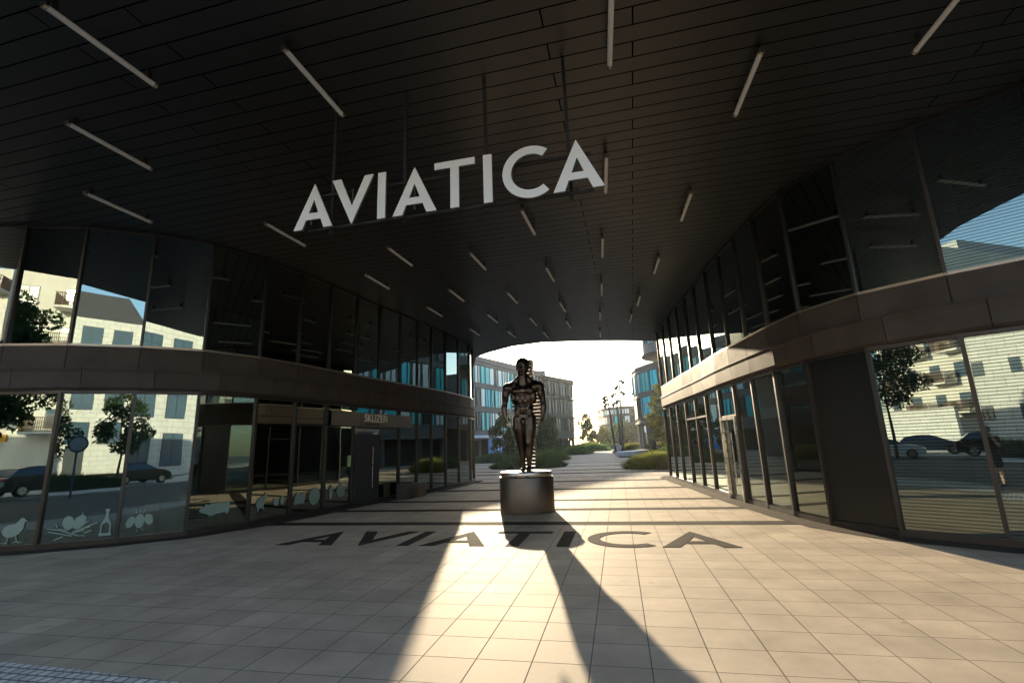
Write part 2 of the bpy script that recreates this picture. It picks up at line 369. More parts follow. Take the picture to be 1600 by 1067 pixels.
def band_panels(b, P, prof, gap=.008, ix=None):
    """sweep closed profile per segment with a gap at each joint"""
    rows = [offset_path(P, d) for d, z in prof]
    for i in range(len(P)-1):
        L = math.hypot(P[i+1][0]-P[i][0], P[i+1][1]-P[i][1]); g = gap/L; vs = []
        for e in (g, 1-g):
            for (r, (d, z)) in zip(rows, prof):
                a, c = r[i], r[i+1]; vs.append((a[0]+(c[0]-a[0])*e, a[1]+(c[1]-a[1])*e, z))
        n = len(prof); fs = [(k, (k+1) % n, n+(k+1) % n, n+k) for k in range(n)]
        fs += [tuple(range(n))[::-1], tuple(range(n, 2*n))]
        b.add(vs, fs)

def subdivide(P, n=3):
    """Catmull-Rom refinement for smooth bands"""
    Q = [Vector(p) for p in P]; Q = [2*Q[0]-Q[1]]+Q+[2*Q[-1]-Q[-2]]; out = []
    for i in range(1, len(Q)-2):
        for k in range(n):
            t = k/n; a, b_, c, d = Q[i-1:i+3]
            out.append(tuple(.5*((2*b_)+(-a+c)*t+(2*a-5*b_+4*c-d)*t*t+(-a+3*b_-3*c+d)*t**3)))
    out.append(tuple(Q[-2])); return out

def wing(name, label, P, back, blinds_low, blinds_up, doorseg, transoms, solid_low=()):
    W = thing(name, label, 'building', (0, 0, 0))
    n = len(P)
    Pin = offset_path(P, -.03)
    for i in range(n-1):
        a, c = P[i], P[i+1]
        if i == doorseg:
            pass
        b = MB(); b.seg(a, c, .012, ZB0-.12-.06, .12, -.02)
        if i not in solid_low: b.build('window_pane', GLASS_F if i in blinds_low else GLASS, W)
        else: b.build('dark_pane', mat('opaque pane black', (.018, .017, .016), .3, .4), W)  # opaque black put in for a pane with a dark interior
        b = MB(); b.seg(a, c, .012, ZC-ZB2-.02, ZB2, -.02); b.build('window_pane', GLASS_F if i in blinds_up else GLASS, W)
    # mullions
    for i in range(n):
        p = P[i]; a = P[max(0, i-1)]; c = P[min(n-1, i+1)]; ang = math.atan2(c[1]-a[1], c[0]-a[0])
        b = MB(); b.box((p[0], p[1], (ZB0+.0)/2), (.06, .105, ZB0-.01), ang); b.build('mullion', BRONZE_D, W)
        b = MB(); b.box((p[0], p[1], (ZB2+ZC)/2), (.05, .095, ZC-ZB2-.006), ang); b.build('mullion', BRONZE_D, W)
    for nm_, z0_, z1_, d0_, d1_, m_ in (('base_rail', .005, .115, -.055, .045, BRONZE_D), ('head_rail', ZB0-.075, ZB0-.004, -.055, .045, BRONZE_D),
                                   ('sill_rail', ZB2-.012, ZB2+.04, -.045, .048, BRONZE_L), ('top_rail', ZC-.056, ZC-.006, -.04, .04, BRONZE_D)):
        b = MB(); ribbon(b, P, [(d0_, z0_), (d1_, z0_), (d1_, z1_), (d0_, z1_), (d0_, z0_)]); b.build(nm_, m_, W)
    # spandrel: flush panels above, proud rounded band below
    b = MB(); band_panels(b, P, [(.02, ZB1+.004), (.045, ZB1+.004), (.045, ZB2-.02), (.02, ZB2-.02)]); b.build('spandrel_panels', BRONZE, W)
    # lower band joints sit a third of a bay further on
    Q = [tuple(Vector(P[i]).lerp(Vector(P[i+1]), .28)) for i in range(n-1)]; Q = [P[0]]+Q+[P[-1]]
    prof = [(.0, ZB0), (.11, ZB0+.0), (.165, ZB0+.05), (.17, ZB1-.10), (.20, ZB1-.03), (.185, ZB1-.003), (.0, ZB1-.003)]
    b = MB(); band_panels(b, Q, prof, .006); b.build('band_panels', BRONZE, W)
    b = MB(); ribbon(b, P, [(.0, ZB0+.02), (.012, ZB0+.02), (.012, ZB2-.03)]); b.build('band_backing', DARK, W)
    # transom rails
    for (i, z) in transoms:
        b = MB(); b.seg(P[i], P[i+1], .08, .05, z, .0, ext=-.035); b.build('transom', BRONZE_D, W)
    # interior
    poly = offset_path(P, -.12)+back
    b = MB(); b.prism(poly, .004, .02); b.build('interior_floor', INT_FLOOR, W)
    b = MB(); b.prism(poly, ZB0+.03, ZB2-.06); b.build('floor_slab', INT_WALL, W)
    inner = offset_path(P, -5.5 if True else -3)
    m2 = len(inner)
    b = MB(); ribbon(b, [p for p in inner[2:-2:3]], [(0, .02), (0, ZB0)]); ribbon(b, [p for p in inner[2:-2:3]], [(0, ZB2-.06), (0, ZC)])
    b.build('interior_wall', INT_WALL, W)
    for i in range(1, n-1, 3):
        q = offset_path(P, -1.25)[i]
        b = MB(); b.box((q[0], q[1], (ZB0+.02)/2), (.42, .42, ZB0), .3); b.box((q[0], q[1], (ZB2+ZC)/2-.05), (.42, .42, ZC-ZB2+.02), .3); b.build('column', INT_COLU, W)
    return W
LW = wing('office_building', 'dark glass wing with food decals along the left side of the passage', LP, [(-16, 44), (-34, 44), (-34, 6.3)],
          [], [], None, [(12, 2.56), (13, 2.56), (14, 2.56), (15, 2.56), (16, 2.56)])
RW = wing('office_building', 'dark glass wing with sunlit bronze band along the right side of the passage', RP, [(16, 6.5), (16, 28.3)],
          [18, 19, 20, 21, 22], [18, 19, 20, 21, 22], None, [(13, 2.36), (11, 2.5), (10, 2.5)], solid_low=(17,))

# door of the left wing and of the right wing
def door(W, a, c, z1, out, rz_open=0):
    ang = math.atan2(c[1]-a[1], c[0]-a[0]); L = math.hypot(c[0]-a[0], c[1]-a[1]); nx, ny = math.sin(ang), -math.cos(ang)
    b = MB(); b.seg(a, c, .09, .09, z1-.09, out)
    for e in (.06, .94):
        q = (a[0]+(c[0]-a[0])*e, a[1]+(c[1]-a[1])*e); b.box((q[0]+nx*out, q[1]+ny*out, (z1-.1)/2), (.09, .09, z1-.1), ang)
    d = b.build('door', STEEL, W)
    b = MB(); q = (a[0]+(c[0]-a[0])*.72, a[1]+(c[1]-a[1])*.72); b.cyl((q[0]+nx*(out+.07), q[1]+ny*(out+.07), .5), (q[0]+nx*(out+.07), q[1]+ny*(out+.07), 1.9), .018)
    b.build('handle', STEEL, d); return d
door(RW, RP[13], RP[14], 2.36, .05)
dl = door(LW, LP[14], LP[15], 2.5, .03)
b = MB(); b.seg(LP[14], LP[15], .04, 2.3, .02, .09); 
b.build('door_shade_slab', DARK, dl)  # black slab painted in for the shade of the open doorway
# decals on the left panes -------------------------------------------------
def on_pane(P, i, s, off=.006):
    a = Vector(P[i]); c = Vector(P[i+1]); u = (c-a); L = u.length; u /= L; n = Vector((u.y, -u.x)); p = a+u*L*s+n*off
    return Vector((p.x, p.y, 0)), u, n
def decal(P, i, s, zc, polys, scale=1., m=DECAL, name='decal', lab=None):
    o, u, n = on_pane(P, i, s); b = MB()
    for poly in polys:
        tr = tessellate_polygon([[Vector((p[0], p[1], 0)) for p in poly]])
        vs = [o+Vector((u.x, u.y, 0))*p[0]*scale+Vector((0, 0, zc+p[1]*scale)) for p in poly]
        fs = []
        for t in tr:
            q = [poly[k] for k in t]; ar = (q[1][0]-q[0][0])*(q[2][1]-q[0][1])-(q[2][0]-q[0][0])*(q[1][1]-q[0][1])
            fs.append(t if ar > 0 else t[::-1])
        b.add(vs, fs)
    d = b.build(name, m, LW)
    if lab: d['label'] = lab
    return d
def el(cx, cy, rx, ry, n=20, a0=0): return [(cx+rx*math.cos(2*math.pi*k/n)*math.cos(a0)-ry*math.sin(2*math.pi*k/n)*math.sin(a0), cy+rx*math.cos(2*math.pi*k/n)*math.sin(a0)+ry*math.sin(2*math.pi*k/n)*math.cos(a0)) for k in range(n)]
def bar(x0, y0, x1, y1, t=.02):
    d = Vector((x1-x0, y1-y0)).normalized(); nx, ny = -d.y*t/2, d.x*t/2
    return [(x0+nx, y0+ny), (x0-nx, y0-ny), (x1-nx, y1-ny), (x1+nx, y1+ny)]
chick = [[(-.2, .05), (-.17, .14), (-.08, .19), (.03, .2), (.09, .27), (.12, .31), (.17, .32), (.2, .28), (.26, .26), (.2, .23), (.19, .1), (.12, .0), (.02, -.05), (-.1, -.06), (-.17, 0)],
         bar(-.06, -.04, -.08, -.15), bar(-.08, -.15, -.2, -.17, .015), bar(-.08, -.15, -.07, -.2, .015), bar(-.08, -.15, -.14, -.2, .015), bar(.07, -.03, .1, -.14), bar(.1, -.14, .2, -.16, .015), bar(.1, -.14, .03, -.17, .015), bar(.1, -.14, .15, -.18, .015)]
nest = [el(-.09, .13, .1, .14, a0=.2), el(.1, .13, .1, .15, a0=-.5), bar(.12, .25, .14, .32, .02)]
for (x0, y0, x1, y1) in ((-.42, -.02, .0, -.14), (-.45, .04, -.2, -.01), (-.2, -.02, .13, -.15), (.0, -.06, .42, .1), (.05, -.05, .3, .03), (.2, -.1, .32, -.05), (-.3, -.2, -.15, -.14), (-.3, .13, -.26, .04), (.16, .06, .25, .14), (.15, -.14, .22, -.16), (-.24, .02, -.08, -.03), (-.05, -.1, .2, -.03)): nest.append(bar(x0, y0, x1, y1, .022))
bottle = [[(-.12, -.2), (.12, -.2), (.12, -.14), (-.12, -.14)], [(-.1, -.14), (-.07, -.14), (-.07, .05), (0, .1), (.07, .05), (.07, -.14), (.1, -.14), (.1, .06), (.03, .2), (.025, .33), (.045, .36), (.035, .4), (-.035, .4), (-.045, .36), (-.025, .33), (-.03, .2), (-.1, .06)]]
garlic = [el(0, 0, .085, .15), el(-.16, -.01, .075, .12, a0=-.35), el(.16, .02, .075, .12, a0=.3), bar(-.06, .16, -.09, .27), bar(0, .17, 0, .28), bar(.05, .16, .09, .26), bar(-.04, -.19, -.02, -.22, .02), bar(.05, -.18, .08, -.2, .02)]
pig = [[(-.33, .02), (-.3, .07), (-.24, .08), (-.2, .15), (-.14, .13), (0, .15), (.15, .15), (.26, .14), (.33, .17), (.35, .1), (.34, -.06), (.3, -.14), (.24, -.08), (.05, -.1), (-.02, -.12), (-.1, -.14), (-.14, -.09), (-.26, -.05), (-.32, -.02)]]
cow = [[(-.2, 0), (-.12, .15), (-.02, .2), (.05, .22), (.12, .33), (.15, .2), (.1, .05), (.06, -.08), (.1, -.2), (.02, -.12), (-.08, -.12), (-.12, -.24), (-.15, -.1)]]
beans = [el(-.12, 0, .1, .13, a0=.3), el(.13, .02, .09, .14)]
decal(LP, 7, .62, .33, chick, 1.0, lab='pale green chick silhouette sticker'); decal(LP, 8, .42, .36, nest, 1.0, lab='pale green nest with fruit sticker'); decal(LP, 8, .84, .36, bottle, .92, lab='pale green bottle sticker')
decal(LP, 7, .02, .4, [el(0, 0, .1, .2)], 1.0); decal(LP, 9, .3, .42, garlic, 1.0, lab='pale green garlic bulbs sticker'); decal(LP, 10, .42, .5, pig, 1.0, lab='pale green pig silhouette sticker')
decal(LP, 11, .3, .5, cow, .9); decal(LP, 11, .72, .5, beans, .8); decal(LP, 12, .3, .5, [[(-.25, -.15), (.15, -.15), (.2, .15), (-.05, .1), (-.12, .2), (-.22, .05)]], 1.0)
decal(LP, 12, .72, .5, [el(0, 0, .22, .25)], 1.0); decal(LP, 13, .25, .55, [el(0, 0, .08, .22)], 1.0); decal(LP, 13, .6, .55, [el(0, 0, .2, .2), bar(.02, .2, .03, .28)], 1.0)
decal(LP, 13, .86, 1.45, [[(-.07, -.18), (.1, -.18), (.1, .18), (-.07, .18)]], 1.0, mat('green notice paper', (.35, .55, .25), .7), 'notice')

# restaurant sign board across three panes
sb = thing('shop_sign', 'bronze restaurant board lettered SKLIZEŇ above the entrance on the left wing', 'sign', (0, 0, 0))
def lerp2(P, i, s, off):
    o, u, n = on_pane(P, i, s, off); return (o.x, o.y), math.atan2(u.y, u.x)
pts = [lerp2(LP, 13, .08, .12)[0], lerp2(LP, 14, 0, .12)[0], lerp2(LP, 15, 0, .12)[0], lerp2(LP, 16, .55, .12)[0]]
b = MB()
for a, c in zip(pts[:-1], pts[1:]): b.seg(a, c, .05, .47, 2.58, 0, ext=.004)
b.build('board', mat('sign board bronze', (.2, .165, .13), .4, .7), sb)
def text(body, size, loc, rz, m, parent, name='lettering', ext=.006, align='LEFT', space=1.):
    cu = bpy.data.curves.new(name, 'FONT'); cu.body = body; cu.size = size; cu.extrude = ext; cu.align_x = align; cu.space_character = space
    to = bpy.data.objects.new(name, cu); COL.objects.link(to); bpy.context.view_layer.update()
    me = bpy.data.meshes.new_from_object(to.evaluated_get(bpy.context.evaluated_depsgraph_get())); COL.objects.unlink(to); bpy.data.objects.remove(to)
    me.materials.clear(); me.materials.append(m)
    o = bpy.data.objects.new(name, me); COL.objects.link(o); o.parent = parent; o.location = loc; o.rotation_euler = (R_(90), 0, rz); return o
p, ang = lerp2(LP, 14, .28, .152)
LETW = mat('pale sign lettering', (.75, .68, .55), .4)
o = text('SKLIZEŇ', .38, (p[0], p[1], 2.745), ang, LETW, sb, ext=.012); o.scale = (.95, 1, 1)
text('restaurant & bar', .13, (p[0]+.02, p[1], 2.63), ang, mat('brown sign lettering', (.05, .035, .025), .5), sb)
p2, ang2 = lerp2(LP, 14, .10, .152)
b = MB(); b.add([(x, 0, z) for x, z in ((0, 0), (.03, 0), (.12, .2), (.02, .42), (-.01, .42), (.08, .2))], [(0, 1, 2, 5), (5, 2, 3, 4)]); b.build('emblem', mat('brown sign lettering', (.05, .035, .025), .5), sb, loc=(p2[0], p2[1], 2.6), rot=(0, 0, ang2))

# cafe tables seen dimly through the restaurant glass
TW = mat('pale table top', (.5, .45, .36), .5)
for x_, y_, lb in ((-12.4, 10.1, 'round pale cafe table inside behind the nest sticker'), (-11.4, 11.3, 'round pale cafe table inside behind the garlic sticker'), (-10.7, 12.9, 'round pale cafe table inside behind the pig sticker')):
    t = thing('cafe_table', lb, 'table', (x_, y_, .02), group='tables inside the restaurant'); b = MB(); b.lathe([(.38, .72), (.4, .73), (.4, .755), (.38, .76)], n=28); b.build('table_top', TW, t)
    b = MB(); b.lathe([(.24, 0), (.22, .02), (.035, .05), (.035, .72)], n=16); b.build('pedestal_leg', WINF, t)
    for s_ in (-1, 1):
        c_ = thing('cafe_chair', lb.replace('round pale cafe table', ('left' if s_ < 0 else 'right')+' pale shell chair'), 'chair', (x_+s_*.62, y_+.1, .02), 0, 'chairs inside the restaurant')
        b = MB(); b.box((0, 0, .45), (.4, .4, .03)); bevel(b.build('seat', TW, c_), .01)
        b = MB(); b.box((s_*.19, 0, .66), (.03, .38, .38)); bevel(b.build('backrest', TW, c_), .01)
        for dx in (-.16, .16):
            for dy in (-.16, .16): b = MB(); b.cyl((dx*1.15, dy*1.15, 0), (dx, dy, .44), .014, n=8); b.build('leg', WINF, c_)
# two planters by the door
for (x, y, sx, m, lab) in ((-7.98, 16.9, .34, mat('dark planter', (.05, .045, .04), .5), 'dark square metal planter box beside the left wing entrance'), (-7.78, 17.75, .34, mat('bronze planter', (.14, .1, .075), .45, .5), 'brown bronze square planter box farther from the left wing entrance')):
    t = thing('planter_box', lab, 'planter', (x, y, 0), R_(80), group='planter boxes by the restaurant door')
    b = MB(); z0, z1, o_, i_ = .0, .5, .2, .17
    b.box((0, 0, .24), (.4, .4, .47)); bevel(b.build('box', m, t), .012)
    b = MB(); 
    for dx, dy, lx, ly in ((0, .185, .4, .03), (0, -.185, .4, .03), (.185, 0, .03, .34), (-.185, 0, .03, .34)): b.box((dx, dy, .49), (lx, ly, .035))
    b.build('rim', m, t); b = MB(); b.box((0, 0, .478), (.335, .335, .01)); b.build('soil', BARK, t)

# gravel margins along both facades
for P in (LP[:23], RP[6:]):
    b = MB(); ribbon(b, offset_path(P, 0), [(.06, .009), (.52, .009)]); o = b.build('gravel_margin', mat('facade pebbles', (.045, .036, .028), .95, spec=.1, noise=.6, nscale=45, bump=1., bscale=60)); tag(o, kind='structure')
for f in bpy.data.objects:
    pass
# soffit, and an unseen mass added above it to shade the sun
near = [(-34, 5.2), (-22, 5.0), (-15.4, 4.4), (-13.5, 3.75), (-11, 3.0), (-9.4, 2.3), (-7, 1.6), (-4.3, 1.2), (-1.9, 1.0), (.0, 1.6), (1.4, 2.5), (2.5, 3.2), (3.7, 3.6), (6, 4.2), (10, 4.9), (16, 5.6)]
far = [(16, 30), (8, 29), (5, 28.3), (2.1, 27.4), (.2, 26.5), (-1.7, 25.8), (-4, 25.3), (-5.7, 25.7), (-7.6, 27.1), (-8.55, 28.1), (-9.6, 31), (-10.4, 33.2), (-11.85, 38), (-14.2, 45), (-34, 44)]  # hidden left end shaped to set the shade line on the floor
CE = thing('passage_roof', 'dark boarded soffit and unseen sun-shading mass bridging the passage between the two wings', 'roof', (0, 0, 0))
b = MB(); b.prism(near+far, ZC, ZC+.3); b.build('soffit', SOFF, CE)
b = MB(); b.prism(near+far, ZC+.303, ZC+4.6); b.build('unseen_mass', BRONZE, CE)  # unseen, kept low so the sun still reaches the street behind
# rear walls of wings so that they are closed bodies
for W, pts_ in ((LW, [(-16.02, 31.0), (-16.5, 43.8), (-33.8, 43.8), (-33.8, 6.5), (-23.4, 6.25)]), (RW, [(15.3, 6.55), (15.8, 28.2), (9.9, 28.3)])):
    b = MB()
    for a, c in zip(pts_[:-1], pts_[1:]): b.seg(a, c, .3, ZC-.03, .015, 0)
    b.build('wall', FAC_D, W)

# ceiling tubes: (x0,y0)-(x1,y1) of each unit
TUBES = [(-6.24, 3.36), (-3.98, 4.62), (.29, 4.72), (.1, 8.3), (-.13, 12.0), (-.32, 15.75), (-.55, 19.45), (-.72, 22.9), (4.52, 5.6), (2.3, 6.35), (1.86, 10.2), (1.43, 13.95), (1.0, 17.6), (.73, 20.2),
         (-8.22, 5.0), (-10.15, 6.68), (-7.73, 8.82), (-5.71, 10.93), (-7.3, 12.62), (-3.75, 11.92), (-1.87, 9.9), (-3.59, 15.7), (-1.9, 13.65), (-5.4, 14.75), (-6.9, 16.42), (-5.03, 18.22), (-3.49, 19.35), (-1.98, 17.5), (-6.45, 20.3), (-4.93, 21.35), (-2.07, 20.4), (-3.38, 22.1)]
proto = thing('ceiling_tube_light', 'x', 'light', (0, 0, 0), group='tube lights under the dark soffit')
b = MB(); b.cyl((0, 0, 0), (.06, 1.36, 0), .036, n=14); b.build('tube', TUBE, proto)
b = MB(); b.cyl((0, -.012, 0), (0, .035, 0), .043, n=14); b.build('end_cap', STEEL, proto); b = MB(); b.cyl((.06, 1.33, 0), (.062, 1.375, 0), .043, n=14); b.build('end_cap', STEEL, proto)
for q_ in ((0, .1, .095), (.055, 1.25, .095)): b = MB(); b.box(q_, (.05, .06, .13)); b.build('bracket', BRONZE_D, proto)
def near_word(i, x, y):
    rows = 'nearest the street' if y < 7 else 'in front of the hanging sign' if y < 9.5 else 'above the statue' if y < 14 else 'deep in the passage' if y < 19 else 'by the far soffit edge'
    cols = 'the right glass wing' if x > .9 else 'the passage axis' if x > -1.2 else 'left of the axis' if x > -4.6 else 'the left glass wing'
    return rows, cols
order = sorted(range(len(TUBES)), key=lambda k: (round(TUBES[k][1], 1), TUBES[k][0]))
ORD = ['first', 'second', 'third', 'fourth', 'fifth', 'sixth', 'seventh', 'eighth']
colname = {}
cols = [('rightmost column', [8]), ('column beside the right wing', [9, 10, 11, 12, 13]), ('central column', [2, 3, 4, 5, 6, 7]),
        ('first column left of centre', [20, 22, 27, 30]), ('second column left of centre', [1, 19, 21, 26, 31]),
        ('column under the top left corner', [0, 17, 23, 25, 29]), ('column passing behind the first sign letter', [14, 16, 18, 24, 28]), ('leftmost column', [15])]
lab = {}
for nm, idx in cols:
    idx = sorted(idx, key=lambda k: TUBES[k][1])
    for j, k in enumerate(idx):
        lab[k] = ('tube light, '+(ORD[j]+' from the street in the ' if len(idx) > 1 else 'only one in the ')+nm)
for k, (x, y) in enumerate(TUBES):
    o = proto if k == 0 else copy_tree(proto)
    o.location = (x, y, 7.0); o['label'] = lab[k]
    o.rotation_euler = (0, 0, R_({0: 0, 1: 2}.get(k, 5.2 if x > -1.2 else 0)))

# ================================================================ STATUE
pedc = (-2.72, 13.47)
pd = thing('pedestal', 'round bronze drum pedestal with polished top disc under the statue', 'pedestal', (*pedc, 0))
b = MB(); b.lathe([(.74, .0), (.742, .02), (.742, .90), (.735, .915), (.60, .915)], n=72); b.build('drum', PED, pd)
b = MB(); b.lathe([(.66, .915), (.695, .917), (.70, .925), (.70, 1.04), (.692, 1.05), (.05, 1.052)], n=72); b.build('top_disc', STEEL, pd)
st = thing('statue', 'polished dark bronze standing man with stacked back plates on the round pedestal', 'statue', (pedc[0]+.02, pedc[1]-.05, 1.052))
def limb(b, pts):
    for (p, r), (q, s_) in zip(pts[:-1], pts[1:]):
        p = Vector(p); q = Vector(q); n = max(2, int((q-p).length/.035))
        for k in range(n+1):
            t = k/n; rr = r+(s_-r)*t; b.ell(p.lerp(q, t), (rr, rr, rr), 12, 8)
b = MB()
E = b.ell
# torso
E((0, .0, 1.50), (.25, .185, .2)); E((0, .01, 1.75), (.275, .175, .26)); E((0, .0, 2.0), (.315, .195, .26)); E((0, .0, 2.2), (.36, .2, .22)); E((0, .03, 2.38), (.3, .13, .12))
for s in (-1, 1):
    E((s*.16, -.13, 2.2), (.17, .09, .115)); E((s*.46, .0, 2.31), (.145, .145, .16)); E((s*.29, .03, 2.42), (.2, .1, .08)); E((s*.26, .02, 2.05), (.12, .13, .22))
    E((s*.18, -.06, 1.62), (.09, .1, .16))
    for k in range(4): E((s*.062, -.155+.008*k, 2.02-.115*k), (.062, .042, .055))
    E((s*.13, .09, 1.42), (.14, .15, .17))
    # arms
    limb(b, [((s*.47, 0, 2.28), .125), ((s*.525, .0, 2.1), .115), ((s*.55, .01, 1.88), .085), ((s*.565, -.02, 1.76), .095), ((s*.55, -.05, 1.60), .075), ((s*.525, -.07, 1.46), .052)])
    E((s*.5, -.05, 2.12), (.09, .09, .16)); E((s*.56, .06, 2.1), (.08, .09, .17)); E((s*.585, -.02, 1.72), (.07, .08, .14))
    # palm and curled fingers
    E((s*.515, -.085, 1.38), (.042, .06, .075))
    for k in range(4):
        y0 = -.135+.034*k; ln = (.05, .06, .057, .045)[k]
        limb(b, [((s*.515, y0, 1.33), .019), ((s*.513, y0-.004, 1.33-ln), .018), ((s*.485, y0-.002, 1.33-ln-.02), .016), ((s*.462, y0, 1.345-ln), .014)])
    limb(b, [((s*.50, -.14, 1.39), .02), ((s*.475, -.165, 1.345), .018), ((s*.462, -.155, 1.305), .015)])
# legs: figure's left (viewer right) forward
for s, dy in ((1, -.11), (-1, .08)):
    limb(b, [((s*.155, 0, 1.42), .185), ((s*.16, dy*.3-.02, 1.15), .175), ((s*.14, dy*.6-.02, .9), .135), ((s*.125, dy*.8-.02, .76), .118), ((s*.12, dy*.9+.02, .62), .11), ((s*.115, dy+.03, .42), .1), ((s*.105, dy+.04, .2), .066), ((s*.1, dy+.04, .09), .068)])
    E((s*.18, dy*.4-.07, 1.12), (.09, .09, .24)); E((s*.08, dy*.4-.05, 1.0), (.06, .08, .2)); E((s*.115, dy*.8-.075, .77), (.06, .05, .07)); E((s*.12, dy*.9+.075, .55), (.075, .075, .17)); E((s*.075, dy*.9+.05, .52), (.05, .06, .15))
    E((s*.1, dy-.05, .045), (.08, .18, .055)); E((s*.1, dy-.0, .09), (.065, .1, .07)); E((s*.095, dy+.06, .05), (.05, .06, .05))
    for k in range(5): E((s*(.055+.024*k), dy-.2+.012*k, .028), (.016, .035, .022))
E((0, -.17, 1.37), (.075, .085, .075)); E((0, -.2, 1.30), (.045, .05, .07))
# neck and head
limb(b, [((0, .02, 2.38), .17), ((0, .0, 2.52), .15), ((0, -.01, 2.68), .125)])
for s in (-1, 1): limb(b, [((s*.36, .03, 2.4), .07), ((s*.2, .03, 2.5), .085), ((s*.09, .02, 2.62), .075)])
for s in (-1, 1): limb(b, [((s*.3, 0, 2.3), .14), ((s*.44, 0, 2.3), .13)])
E((0, .0, 2.93), (.19, .215, .22)); E((0, -.05, 2.77), (.145, .14, .15)); E((0, -.135, 2.685), (.055, .045, .045))
E((0, -.185, 2.99), (.12, .04, .03)); E((0, -.225, 2.86), (.024, .035, .06)); E((0, -.235, 2.825), (.034, .03, .022)); E((0, -.19, 2.765), (.055, .03, .013)); E((0, -.185, 2.742), (.048, .03, .014))
for s in (-1, 1): E((s*.062, -.175, 2.915), (.032, .022, .018)); E((s*.1, -.14, 2.83), (.045, .05, .045)); E((s*.178, .01, 2.88), (.018, .04, .06))
raw = b.build('figure', STAT, st)
rm = raw.modifiers.new('r', 'REMESH'); rm.mode = 'VOXEL'; rm.voxel_size = .0125; rm.use_smooth_shade = True
sm = raw.modifiers.new('s', 'SMOOTH'); sm.factor = .6; sm.iterations = 14
bpy.context.view_layer.update()
me = bpy.data.meshes.new_from_object(raw.evaluated_get(bpy.context.evaluated_depsgraph_get()))
raw.modifiers.clear(); raw.data = me
for p_ in me.polygons: p_.use_smooth = True
b = MB(); b.ell((0, .055, 3.0), (.2, .205, .185), 28, 18); b.build('hair', STAT, st)
# stacked plates behind the body, following its outline
def halfw(z):
    pr = [(.05, .13), (.4, .16), (.8, .19), (1.15, .27), (1.4, .33), (1.46, .46), (1.8, .5), (2.2, .5), (2.42, .42), (2.5, .2), (2.7, .15), (3.12, .17)]
    for (a, u), (c, v) in zip(pr[:-1], pr[1:]):
        if a <= z <= c: return u+(v-u)*(z-a)/(c-a)
    return .15
z = .06
while z < 3.1:
    h = halfw(z)*.93; dpt = .62 if z > .9 else .5
    b = MB(); n = 20; sh = .045+.07*(1 if z > 1.3 else .35)
    pts_ = []
    for k in range(n+1):
        a = math.pi*k/n; pts_.append((sh+h*math.cos(a)*(1 if k not in (0, n) else 1), .12+dpt*math.sin(a)**.6))
    pts_ += [(sh-h, .08), (sh+h, .08)]
    b.prism(pts_, z, z+.062)
    o = b.build('back_plate', mat('dull dark bronze', (.07, .055, .044), .4, 1.), st); bevel(o, .022, 3)
    z += .1

# ================================================================ PHOTOGRAPHER (mirrored in the right glass)
SKIN = mat('skin', (.5, .3, .22), .5); SHIRT = mat('dark shirt', (.03, .032, .04), .85); SHORT = mat('dark shorts', (.05, .05, .055), .85)
HAIRM = mat('brown hair', (.03, .02, .014), .6); SHOE = mat('black shoe', (.02, .02, .02), .6)
ph = thing('person', 'photographer in dark shirt and shorts with a camera raised to the eye', 'person', (.0, -.27, .0))
def remeshed(b, name, m, parent, vox=.012, it=6):
    o = b.build(name, m, parent); r = o.modifiers.new('r', 'REMESH'); r.mode = 'VOXEL'; r.voxel_size = vox; r.use_smooth_shade = True
    k = o.modifiers.new('s', 'SMOOTH'); k.factor = .5; k.iterations = it; bpy.context.view_layer.update()
    me = bpy.data.meshes.new_from_object(o.evaluated_get(bpy.context.evaluated_depsgraph_get())); o.modifiers.clear(); o.data = me
    for p_ in me.polygons: p_.use_smooth = True
    return o
b = MB(); E = b.ell
E((0, -.06, 1.02), (.155, .11, .14)); E((0, -.05, 1.2), (.145, .1, .17)); E((0, -.04, 1.36), (.17, .11, .14)); E((0, -.04, 1.46), (.18, .09, .07))
limb(b, [((0, -.03, 1.48), .062), ((0, .0, 1.6), .055)])
E((0, .02, 1.69), (.078, .098, .12)); E((0, .05, 1.62), (.05, .06, .06)); E((0, .118, 1.675), (.012, .018, .024)); E((0, .105, 1.63), (.026, .014, .01))
for sg_ in (-1, 1):
    E((sg_*.034, .1, 1.70), (.014, .012, .01)); E((sg_*.08, .01, 1.68), (.01, .02, .03))
    limb(b, [((sg_*.2, -.04, 1.45), .06), ((sg_*.25, .03, 1.24), .046), ((sg_*.25, .05, 1.22), .044), ((sg_*.17, .12, 1.46), .036), ((sg_*.115, .15, 1.64), .027)])
    E((sg_*.1, .165, 1.695), (.022, .032, .045))
    for k in range(4):
        z_ = 1.675+.021*k; limb(b, [((sg_*.105, .185, z_), .010), ((sg_*.098, .215, z_), .0095), ((sg_*.075, .224, z_), .009), ((sg_*.058-(.004*k)*sg_, .222, z_), .008)])
    limb(b, [((sg_*.1, .145, 1.67), .012), ((sg_*.078, .138, 1.685), .011), ((sg_*.055, .14, 1.69), .010)])
    limb(b, [((sg_*.085, -.06, .98), .088), ((sg_*.1, -.04, .7), .068), ((sg_*.1, -.03, .52), .054), ((sg_*.105, -.06, .34), .056), ((sg_*.105, -.07, .1), .038)])
    E((sg_*.108, -.01, .05), (.042, .12, .038))
body = remeshed(b, 'body', SKIN, ph, .011, 5)
b = MB(); E = b.ell
E((0, -.06, 1.04), (.17, .125, .15)); E((0, -.05, 1.2), (.16, .115, .18)); E((0, -.04, 1.36), (.185, .125, .14)); E((0, -.04, 1.455), (.19, .1, .07))
for sg_ in (-1, 1): limb(b, [((sg_*.2, -.04, 1.45), .073), ((sg_*.235, .005, 1.32), .066)])
remeshed(b, 'shirt', SHIRT, ph)
b = MB(); E = b.ell
E((0, -.06, .96), (.17, .125, .1))
